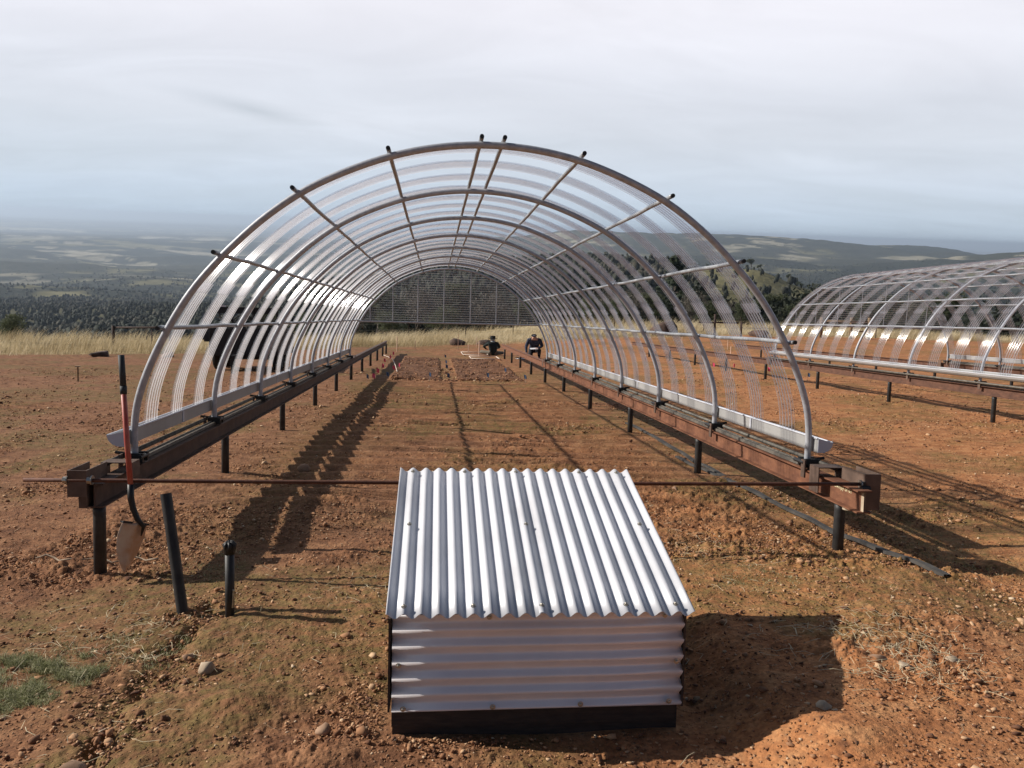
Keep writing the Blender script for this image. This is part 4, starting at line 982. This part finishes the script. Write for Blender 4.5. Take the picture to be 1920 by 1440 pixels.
# ------------------------------------------------------------------ black trailer with brush behind the left wall
def trailer():
    g_ = empty('brush_trailer', (-5.4, 23.6, gz(-5.4, 23.6))); tag(g_, 'black trailer piled with branches, seen through the left wall of the shelter', 'trailer')
    m = MB(); m.box(-.95, 0, .42, .95, 2.6, .50); m.box(-.95, 0, .50, -.90, 2.6, 1.20); m.box(.90, 0, .50, .95, 2.6, 1.20); m.box(-.90, 0, .50, .90, .05, 1.20); m.box(-.90, 2.55, .50, .90, 2.6, 1.20)
    m.build('body', M['trailer'], g_, bevel=.008)
    m = MB(); m.box(-1.22, .3, .85, -.955, 1.0, 1.22); m.box(-1.16, .25, .80, -.955, .295, 1.1); m.build('side_box', M['trailer'], g_, bevel=.01)
    for sx in (-1, 1):
        for yy in (.62, 1.6):
            r_ = empty('wheel', (sx*.84, yy, .34)); r_.parent = g_; r_.rotation_euler = (0, R(90), 0)
            m = MB(); m.lathe([(.20, -.11), (.30, -.11), (.345, -.08), (.35, 0), (.345, .08), (.30, .11), (.20, .11)], 24); m.build('tyre', M['tyre'], r_, True)
            m = MB(); m.lathe([(.02, -.09), (.20, -.10), (.20, .10), (.02, .09)], 20); m.build('rim', M['frame'], r_, True)
    m = MB()
    for x in (-.93, -.3, .3, .93):
        for y in (.02, 2.58): m.box(x-.02, y-.02, 1.2, x+.02, y+.02, 1.80)
    m.box(-.95, 0, 1.74, .95, .04, 1.80); m.box(-.95, 2.56, 1.74, .95, 2.6, 1.80); m.box(-.95, .04, 1.75, -.91, 2.56, 1.80); m.box(.91, .04, 1.75, .95, 2.56, 1.80)
    m.box(-.91, 0, 1.62, .91, .02, 1.78); m.build('rack', M['trailer'], g_)
    m = MB(); m.box(-.05, -1.3, .42, .05, 0, .50); m.box(-.75, .5, .30, .75, .6, .42); m.box(-.05, -1.25, .0, .05, -1.15, .42); m.build('drawbar', M['trailer'], g_)
    m = MB(); q = random.Random(3)
    for k in range(170):
        a = Vector((q.uniform(-.85, .85), q.uniform(.1, 2.5), q.uniform(1.0, 1.5))); d = Vector((q.gauss(0, 1), q.gauss(0, .6), q.gauss(.2, .5))).normalized()*q.uniform(.25, .6)
        m.tube([a, a+d*.5+Vector((0, 0, q.uniform(-.05, .08))), a+d], [.014, .010, .004], 4)
    m.build('branches', M['brush'], g_)
    m = MB(); m.box(-.62, -.01, 1.80, -.5, .06, 1.84); m.box(.55, -.01, 1.80, .6, .06, 1.9); m.build('light', M['white'], g_)
trailer()

# ------------------------------------------------------------------ people
def body(name, J, E, rad, mats, pick, parent):
    """one continuous skinned surface; J joints, E edges, rad radii, pick(point)->material index"""
    me = bpy.data.meshes.new(name); keys = list(J); me.from_pydata([J[k] for k in keys], [(keys.index(a), keys.index(b)) for a, b in E], []); me.update()
    o = bpy.data.objects.new(name, me); C.objects.link(o)
    sk = o.modifiers.new('skin', 'SKIN'); sk.use_smooth_shade = True; sb = o.modifiers.new('sub', 'SUBSURF'); sb.levels = 2; sb.render_levels = 2
    for i, k in enumerate(keys):
        s = me.skin_vertices[0].data[i]; r_ = rad[k]; s.radius = r_ if isinstance(r_, tuple) else (r_, r_); s.use_root = (k == 'pelvis')
    dg = bpy.context.evaluated_depsgraph_get(); dg.update(); nm = bpy.data.meshes.new_from_object(o.evaluated_get(dg)); C.objects.unlink(o); bpy.data.objects.remove(o)
    nm.materials.clear()
    for m_ in mats: nm.materials.append(m_)
    for p in nm.polygons: p.material_index = pick(p.center, J); p.use_smooth = True
    r_ = bpy.data.objects.new(name, nm); C.objects.link(r_); r_.parent = parent; return r_
def hand(J, E, rad, wrist, tag_, pos, d, side):
    d = Vector(d).normalized(); s = Vector(side).normalized(); pos = Vector(pos)
    J[tag_+'palm'] = pos+d*.05; rad[tag_+'palm'] = (.030, .018); E.append((wrist, tag_+'palm'))
    for k in range(4):
        b = pos+d*.095+s*(.020*(k-1.5)); L_ = (.068, .080, .074, .056)[k]
        n1, n2 = f'{tag_}f{k}a', f'{tag_}f{k}b'; J[n1] = b; J[n2] = b+d*L_*.6+Vector((0, 0, -L_*.35)); rad[n1] = .010; rad[n2] = .008; E += [(tag_+'palm', n1), (n1, n2)]
    n1, n2 = tag_+'ta', tag_+'tb'; J[n1] = pos+d*.05-s*.045; J[n2] = pos+d*.10-s*.055; rad[n1] = .012; rad[n2] = .009; E += [(tag_+'palm', n1), (n1, n2)]
def nearest(p, J, segs):
    best = None; bd = 1e9
    for i, (a, b) in enumerate(segs):
        A = Vector(J[a]); B = Vector(J[b]); v = B-A; t = max(0, min(1, (p-A).dot(v)/v.length_squared)); dd = (p-(A+v*t)).length
        if dd < bd: bd = dd; best = i
    return best
def face(parent, c, d, s=1):
    """eyes, nose, mouth and ears on a head centred at c, looking along d"""
    d = Vector(d).normalized(); r_ = d.cross(Vector((0, 0, 1))).normalized(); u = r_.cross(d); c = Vector(c)
    m = MB()
    for sx in (-1, 1):
        p = c+d*.088+r_*.032*sx+u*.01; m.lathe([(.001, -.009), (.010, -.004), (.010, .004), (.001, .009)], 8, p)
    m.build('eyes', M['hat'], parent)
    m = MB(); m.tube([c+d*.092+u*.02, c+d*.118-u*.022, c+d*.095-u*.03], [.006, .012, .006], 6); m.build('nose', M['skin'], parent, True)
    m = MB(); m.tube([c+d*.088-u*.055-r_*.02, c+d*.094-u*.053, c+d*.088-u*.055+r_*.02], .005, 6); m.build('mouth', M['shoe'], parent, True)
    m = MB()
    for sx in (-1, 1): m.tube([c+r_*.076*sx-u*.02, c+r_*.086*sx+u*.0, c+r_*.078*sx+u*.025], [.008, .014, .008], 6)
    m.build('ears', M['skin'], parent, True)
def person_hat():
    g_ = empty('person', (2.58, 36.0, gz(2.58, 36.0)-.02), R(8)); tag(g_, 'person in black brimmed hat and dark jacket sitting cross legged with back turned', 'person')
    J = dict(pelvis=(0, 0, .13), waist=(0, -.01, .27), chest=(0, .0, .42), neckb=(0, .03, .55), neck=(0, .055, .61), head=(0, .075, .69), crown=(0, .075, .77),
             lsh=(-.16, .03, .52), lel=(-.30, .16, .40), lwr=(-.20, .34, .30), rsh=(.16, .03, .52), rel=(.27, .18, .36), rwr=(.12, .36, .30),
             lh=(-.09, .02, .12), lkn=(-.40, .26, .17), lan=(-.08, .42, .07), lto=(.04, .46, .05), rh=(.09, .02, .12), rkn=(.40, .22, .13), ran=(.16, .50, .06), rto=(.30, .54, .05))
    E = [('pelvis', 'waist'), ('waist', 'chest'), ('chest', 'neckb'), ('neckb', 'neck'), ('neck', 'head'), ('head', 'crown'), ('neckb', 'lsh'), ('lsh', 'lel'), ('lel', 'lwr'), ('neckb', 'rsh'), ('rsh', 'rel'), ('rel', 'rwr'), ('pelvis', 'lh'), ('lh', 'lkn'), ('lkn', 'lan'), ('lan', 'lto'), ('pelvis', 'rh'), ('rh', 'rkn'), ('rkn', 'ran'), ('ran', 'rto')]
    rad = dict(pelvis=(.17, .13), waist=(.16, .12), chest=(.18, .12), neckb=(.11, .08), neck=.055, head=(.078, .095), crown=(.06, .07), lsh=.075, lel=.055, lwr=.035, rsh=.075, rel=.055, rwr=.035, lh=.10, lkn=.075, lan=.045, lto=.035, rh=.10, rkn=.075, ran=.045, rto=.035)
    hand(J, E, rad, 'lwr', 'l', J['lwr'], (.5, .6, -.2), (1, -.6, 0)); hand(J, E, rad, 'rwr', 'r', J['rwr'], (-.4, .7, -.2), (-1, -.5, 0))
    segs = [('pelvis', 'waist'), ('waist', 'chest'), ('chest', 'neckb'), ('lsh', 'lel'), ('lel', 'lwr'), ('rsh', 'rel'), ('rel', 'rwr'), ('neck', 'crown'), ('lh', 'lkn'), ('lkn', 'lan'), ('rh', 'rkn'), ('rkn', 'ran'), ('lan', 'lto'), ('ran', 'rto'), ('lwr', 'lpalm'), ('rwr', 'rpalm')]
    mi = [1, 1, 1, 1, 1, 1, 1, 0, 2, 2, 2, 2, 3, 3, 0, 0]
    body('body', J, E, rad, [M['skin'], M['jacket'], M['pants'], M['shoe']], lambda p, J: mi[nearest(p, J, segs)], g_)
    m = MB(); c = Vector((0, .075, .735)); g_.scale = (1.28, 1.12, 1.06); m.lathe([(.13, -.004), (.172, .010), (.174, .016), (.10, .012), (.094, .085), (.078, .115), (.03, .122)], 20, c); m.build('hat', M['hat'], g_, True)
    m = MB(); m.lathe([(.085, -.045), (.090, -.01), (.085, .02)], 16, c-Vector((0, .008, .03))); m.build('hair', M['hair'], g_, True)
    m = MB(); m.lathe([(.085, -.03), (.092, .0), (.07, .035)], 14, Vector((0, .04, .60))); m.build('collar', M['hair'], g_, True)
    face(g_, J['head'], (0, 1, -.35))
person_hat()
def person_cap():
    g_ = empty('person', (4.20, 34.2, gz(4.2, 34.2)-.02), R(175)); tag(g_, 'person in cap and navy plaid jacket kneeling and writing on a clipboard behind the rail', 'person')
    J = dict(pelvis=(0, 0, .34), waist=(0, .06, .48), chest=(0, .16, .64), neckb=(0, .24, .77), neck=(0, .29, .81), head=(.02, .37, .84), crown=(.02, .42, .89),
             lsh=(-.18, .22, .74), lel=(-.27, .24, .50), lwr=(-.10, .44, .42), rsh=(.18, .22, .74), rel=(.28, .30, .48), rwr=(.26, .42, .24),
             lh=(-.10, .02, .32), lkn=(-.16, .42, .36), lan=(-.17, .28, .06), lto=(-.18, .42, .04), rh=(.10, .02, .30), rkn=(.14, .36, .08), ran=(.14, -.06, .07), rto=(.14, -.18, .05))
    E = [('pelvis', 'waist'), ('waist', 'chest'), ('chest', 'neckb'), ('neckb', 'neck'), ('neck', 'head'), ('head', 'crown'), ('neckb', 'lsh'), ('lsh', 'lel'), ('lel', 'lwr'), ('neckb', 'rsh'), ('rsh', 'rel'), ('rel', 'rwr'), ('pelvis', 'lh'), ('lh', 'lkn'), ('lkn', 'lan'), ('lan', 'lto'), ('pelvis', 'rh'), ('rh', 'rkn'), ('rkn', 'ran'), ('ran', 'rto')]
    rad = dict(pelvis=(.16, .13), waist=(.17, .13), chest=(.20, .14), neckb=(.12, .10), neck=.055, head=(.078, .092), crown=(.06, .07), lsh=.085, lel=.060, lwr=.036, rsh=.085, rel=.060, rwr=.036, lh=.10, lkn=.08, lan=.045, lto=.035, rh=.10, rkn=.075, ran=.045, rto=.035)
    hand(J, E, rad, 'lwr', 'l', J['lwr'], (.6, .6, -.1), (1, -.6, 0)); hand(J, E, rad, 'rwr', 'r', J['rwr'], (-.1, .35, -.8), (1, 0, 0))
    segs = [('pelvis', 'waist'), ('waist', 'chest'), ('chest', 'neckb'), ('lsh', 'lel'), ('lel', 'lwr'), ('rsh', 'rel'), ('rel', 'rwr'), ('neck', 'crown'), ('lh', 'lkn'), ('lkn', 'lan'), ('rh', 'rkn'), ('rkn', 'ran'), ('lan', 'lto'), ('ran', 'rto'), ('lwr', 'lpalm'), ('rwr', 'rpalm')]
    mi = [1, 1, 1, 1, 1, 1, 1, 0, 2, 2, 2, 2, 3, 3, 0, 0]
    body('body', J, E, rad, [M['skin'], M['navy'], M['darkcloth'], M['shoe']], lambda p, J: mi[nearest(p, J, segs)], g_)
    c = Vector((.02, .36, .89)); g_.scale = (1.25, 1.1, 1.06); m = MB(); m.lathe([(.090, 0), (.092, .03), (.078, .07), (.03, .095)], 18, c); cp = m.build('cap', M['hat'], g_, True); cp.rotation_euler = (0, 0, 0)
    m = MB(); m.box(-.05, .44, .875, .09, .56, .885); m.build('cap_brim', M['hat'], cp, bevel=.004)
    m = MB(); m.box(-.02, .452, .90, .06, .458, .95); m.build('cap_patch', M['white'], cp)
    face(g_, (.02, .37, .835), (0, 1, -.8))
    b = MB(); b.box(-.16, -.11, 0, .16, .11, .006); bo = b.build('clipboard', M['white'], None); bo.location = (4.13, 33.66, gz(4.2, 33.7)+.42); bo.rotation_euler = (R(12), R(-4), .1); tag(bo, 'white clipboard resting on the knee of the kneeling person', 'clipboard')
    b = MB(); b.box(-.25, -.16, 0, .25, .16, .01); bo = b.build('paper_folder', M['white'], None); bo.location = (3.62, 33.3, gz(3.6, 33.3)+.03); bo.rotation_euler = (0, 0, .3); tag(bo, 'white folder lying on the ground beside the kneeling person', 'folder')
person_cap()

# ------------------------------------------------------------------ trees
def leaf_quads(Cn, Rad, per, size, flat=1., hang=0):
    V = []; T = []
    n = len(Cn)*per
    c = np.repeat(Cn, per, 0); r_ = np.repeat(Rad, per); d = rng.normal(size=(n, 3)); d /= np.linalg.norm(d, axis=1)[:, None]
    p = c+d*(r_*rng.random(n)**.45)[:, None]*np.array([1, 1, flat])
    u = rng.normal(size=(n, 3)); u[:, 2] -= hang; u /= np.linalg.norm(u, axis=1)[:, None]; w = np.cross(u, d); w /= np.linalg.norm(w, axis=1)[:, None]+1e-6
    s = size*rng.uniform(.5, 1.4, n)[:, None]
    V = np.stack([p-u*s, p+w*s*.45, p+u*s, p-w*s*.45], 1).reshape(-1, 3)
    F_ = (np.arange(n)*4)[:, None]+np.array([[0, 1, 2, 3]])
    t = np.clip(np.repeat(np.repeat(rng.random(len(Cn)), per)*.55+rng.random(n)*.45, 4), 0, 1)
    return V, F_, t
def tree_mesh(kind, H, sd):
    global rng
    rng = np.random.default_rng(sd); q = random.Random(sd)
    tr = MB(); Cn = []; Ra = []
    if kind == 'pine':
        tr.tube([(0, 0, -.4), (.05*H, 0, H*.5), (.02*H, .02*H, H*.97)], [H*.022, H*.014, H*.004], 8)
        for k in range(46):
            z = H*(.22+.76*k/46); rr = H*.24*(1-(z/H-.2)/.85)**.8*q.uniform(.5, 1.15); a = q.uniform(0, 6.28); e_ = Vector((rr*math.cos(a)+.03*H, rr*math.sin(a), z+rr*.12))
            tr.tube([(.03*H, 0, z-rr*.1), tuple(e_)], [H*.006, H*.002], 5); Cn += [tuple(e_), tuple(e_*.62+Vector((.01*H, 0, z*.38)))]; Ra += [H*.055, H*.05]
    else:
        tips = []
        def limb(p, d, L_, r_, lv):
            e_ = p+d*L_; mid = p+d*L_*.5+Vector((q.uniform(-1, 1), q.uniform(-1, 1), .4))*L_*.10
            tr.tube([p, mid, e_], [r_, r_*.8, r_*.55], 6 if lv else 8)
            if lv >= 3 or L_ < H*.05: tips.append(e_); return
            for k in range(q.choice((2, 3, 3))):
                dd = (d+Vector((q.gauss(0, .62), q.gauss(0, .62), q.gauss(.12, .38)))).normalized(); limb(e_, dd, L_*q.uniform(.6, .82), r_*.55, lv+1)
            if lv: tips.append(e_)
        nb = 3 if kind == 'bush' else 1
        for k in range(nb): limb(Vector((q.uniform(-.1, .1)*H*(nb > 1), q.uniform(-.1, .1)*H*(nb > 1), -.3)), Vector((q.gauss(0, .35 if nb > 1 else .1), q.gauss(0, .3 if nb > 1 else .1), 1)).normalized(), H*(.22 if nb > 1 else .32), H*.03, 0)
        zs = max(t_.z for t_ in tips); 
        for t_ in tips:
            for _ in range(2):
                Cn.append((t_.x+q.gauss(0, .05)*H, t_.y+q.gauss(0, .05)*H, t_.z*H*.86/zs+q.gauss(0, .035)*H)); Ra.append(H*q.uniform(.07, .13))
    return tr, np.array(Cn), np.array(Ra)
PROTO = {}
def tree_proto(kind, sd, H=8):
    k = (kind, sd)
    if k in PROTO: return PROTO[k]
    tr, Cn, Ra = tree_mesh(kind, H, sd)
    g_ = empty({'pine': 'pine_tree', 'bush': 'bush', 'oak': 'oak_tree', 'bare': 'bare_oak_tree'}[kind])
    tr.build('trunk', M['bark'], g_, True)
    per = max(12, int(5200/len(Cn))); mt = {'pine': 'pine', 'bush': 'oak', 'oak': 'oak', 'bare': 'greyoak'}[kind]
    if kind == 'bare': V, F_, t = leaf_quads(Cn, Ra*1.2, per, .12*H/8, .9)
    elif kind == 'pine': V, F_, t = leaf_quads(Cn, Ra, per, .17*H/8, .7, .3)
    else: V, F_, t = leaf_quads(Cn, Ra, per, .15*H/8, .8)
    npmesh('crown', V, F_, M[mt], g_, {'tint': t}); PROTO[k] = [g_, False]; return PROTO[k]
TL = [  # azimuth, distance, height, kind, seed, label
 (-28.2, 45, 4.2, 'pine', 1, 'dark conifer at the left picture edge behind the dry grass'),
 (-26.0, 62, 3.0, 'bush', 2, 'low dark bush right of the conifer at the left edge'),
 (-11.2, 62, 3.2, 'bush', 3, 'dark bush behind the far end of the left rail'),
 (-8.4, 66, 3.4, 'bush', 2, 'dark bush under the left half of the ribbed end panel'),
 (-6.0, 72, 4.5, 'bare', 4, 'bare grey tree left of centre behind the ribbed end panel'),
 (-3.4, 70, 3.4, 'bush', 3, 'dark bush under the middle of the ribbed end panel'),
 (-4.5, 95, 7.5, 'oak', 5, 'broad dark oak left of centre seen through the ribbed panel'),
 (-1.2, 88, 6.5, 'bare', 6, 'bare brownish oak just left of centre seen through the ribbed panel'),
 (0.6, 74, 3.8, 'bush', 2, 'dark bush just right of the middle of the end panel'),
 (2.2, 98, 7.5, 'oak', 7, 'dark oak right of centre seen through the ribbed panel'),
 (4.4, 90, 6.0, 'bare', 4, 'grey bare oak near the right end of the ribbed panel'),
 (6.3, 84, 5.0, 'oak', 5, 'round dark oak right of the ribbed panel above the kneeling person'),
 (8.0, 78, 4.2, 'bush', 3, 'dark bush on the grass bank behind the first right hoops'),
 (9.4, 100, 6.0, 'bare', 4, 'tall bare grey oak behind the middle hoops on the right'),
 (10.6, 76, 4.0, 'bush', 2, 'dark bush left of the dome boulder beyond the grass'),
 (12.0, 92, 6.0, 'bare', 6, 'pale grey bare oak above the dome boulder'),
 (13.2, 80, 4.5, 'bush', 3, 'rounded dark bush right above the dome boulder'),
 (14.3, 105, 6.5, 'bare', 4, 'bare oak left of the tall pine behind the shelter'),
 (15.6, 84, 4.8, 'oak', 7, 'low dark oak behind the dark cross shaped brace'),
 (16.6, 118, 11.5, 'pine', 8, 'tallest pine on the right, crown above the wooded slope'),
 (17.9, 96, 5.4, 'bare', 6, 'large bare grey oak right of the tallest pine'),
 (18.9, 80, 4.0, 'bush', 2, 'grey green bush right of the cross shaped brace'),
 (20.2, 90, 4.2, 'bare', 4, 'bare grey oak behind the near right hoop leg'),
 (21.6, 84, 4.0, 'bush', 3, 'dark bush left of the brown H shaped brace'),
 (23.6, 112, 6.6, 'oak', 7, 'round full oak standing above the brown H shaped brace'),
 (25.0, 90, 4.4, 'bush', 2, 'dark bush behind the brown H shaped brace'),
 (26.8, 100, 5.6, 'oak', 5, 'dark oak at the left end of the right hand shelter'),
 (28.6, 92, 5.0, 'bush', 3, 'bush seen through the left part of the right hand shelter'),
 (30.4, 96, 6.0, 'oak', 7, 'dark oak seen through the middle of the right hand shelter'),
 (32.4, 88, 5.4, 'bare', 6, 'bare oak seen through the right part of the right hand shelter'),
 (34.4, 86, 6.0, 'oak', 5, 'dark oak behind the right hand shelter near the picture edge'),
 (21.6, 640, 9.0, 'oak', 7, 'largest lone oak on the green grassy hill'),
 (22.25, 655, 6.0, 'oak', 5, 'small oak just right of the largest lone oak on the grassy hill'),
 (24.0, 640, 7.0, 'oak', 7, 'oak on the right shoulder of the grassy hill'),
 (24.8, 620, 6.5, 'oak', 5, 'oak lower on the right shoulder of the grassy hill'),
 (20.8, 560, 8.0, 'oak', 7, 'oak on the near face of the grassy hill'),
]
for az_, r_, H, kind, sd, label in TL:
    pr_ = tree_proto(kind, sd); g_ = copy_tree(pr_[0]) if pr_[1] else pr_[0]; pr_[1] = True
    x = r_*math.sin(R(az_)); y = r_*math.cos(R(az_)); z = float(ground_h(np.array([x]), np.array([y]))[0]) if r_ < 80 else float(far_h(np.array([x]), np.array([y]))[0])
    g_.location = (x, y, z-.2); s = H/8; g_.scale = (s*random.uniform(.95, 1.2), s*random.uniform(.95, 1.2), s); g_.rotation_euler = (0, 0, random.uniform(0, 6.28))
    tag(g_, label, 'tree' if kind != 'bush' else 'bush', 'trees and bushes beyond the plot'); WORLDSPACE.add(g_.name)

# ------------------------------------------------------------------ put everything built on the plot into the world frame
for o in list(C.objects):
    if o.parent is None and o.name not in WORLDSPACE and o.type in ('MESH', 'EMPTY', 'FONT'):
        o.matrix_world = S4 @ o.matrix_basis

# ------------------------------------------------------------------ haze: one closed box round the whole country
m = bpy.data.materials.new('haze'); m.use_nodes = True; nt = m.node_tree; nt.nodes.clear()
pv = nt.nodes.new('ShaderNodeVolumePrincipled'); pv.inputs['Color'].default_value = (.68, .82, 1.0, 1); pv.inputs['Density'].default_value = 8e-5; pv.inputs['Anisotropy'].default_value = .25
mo = nt.nodes.new('ShaderNodeOutputMaterial'); nt.links.new(pv.outputs[0], mo.inputs['Volume'])
hb = MB(); hb.box(-100000, -120, -460, 100000, 100000, 60); h = hb.build('haze', m, None); h['kind'] = 'stuff'; h['label'] = 'thin blue haze lying over the far valley'; h['category'] = 'haze'
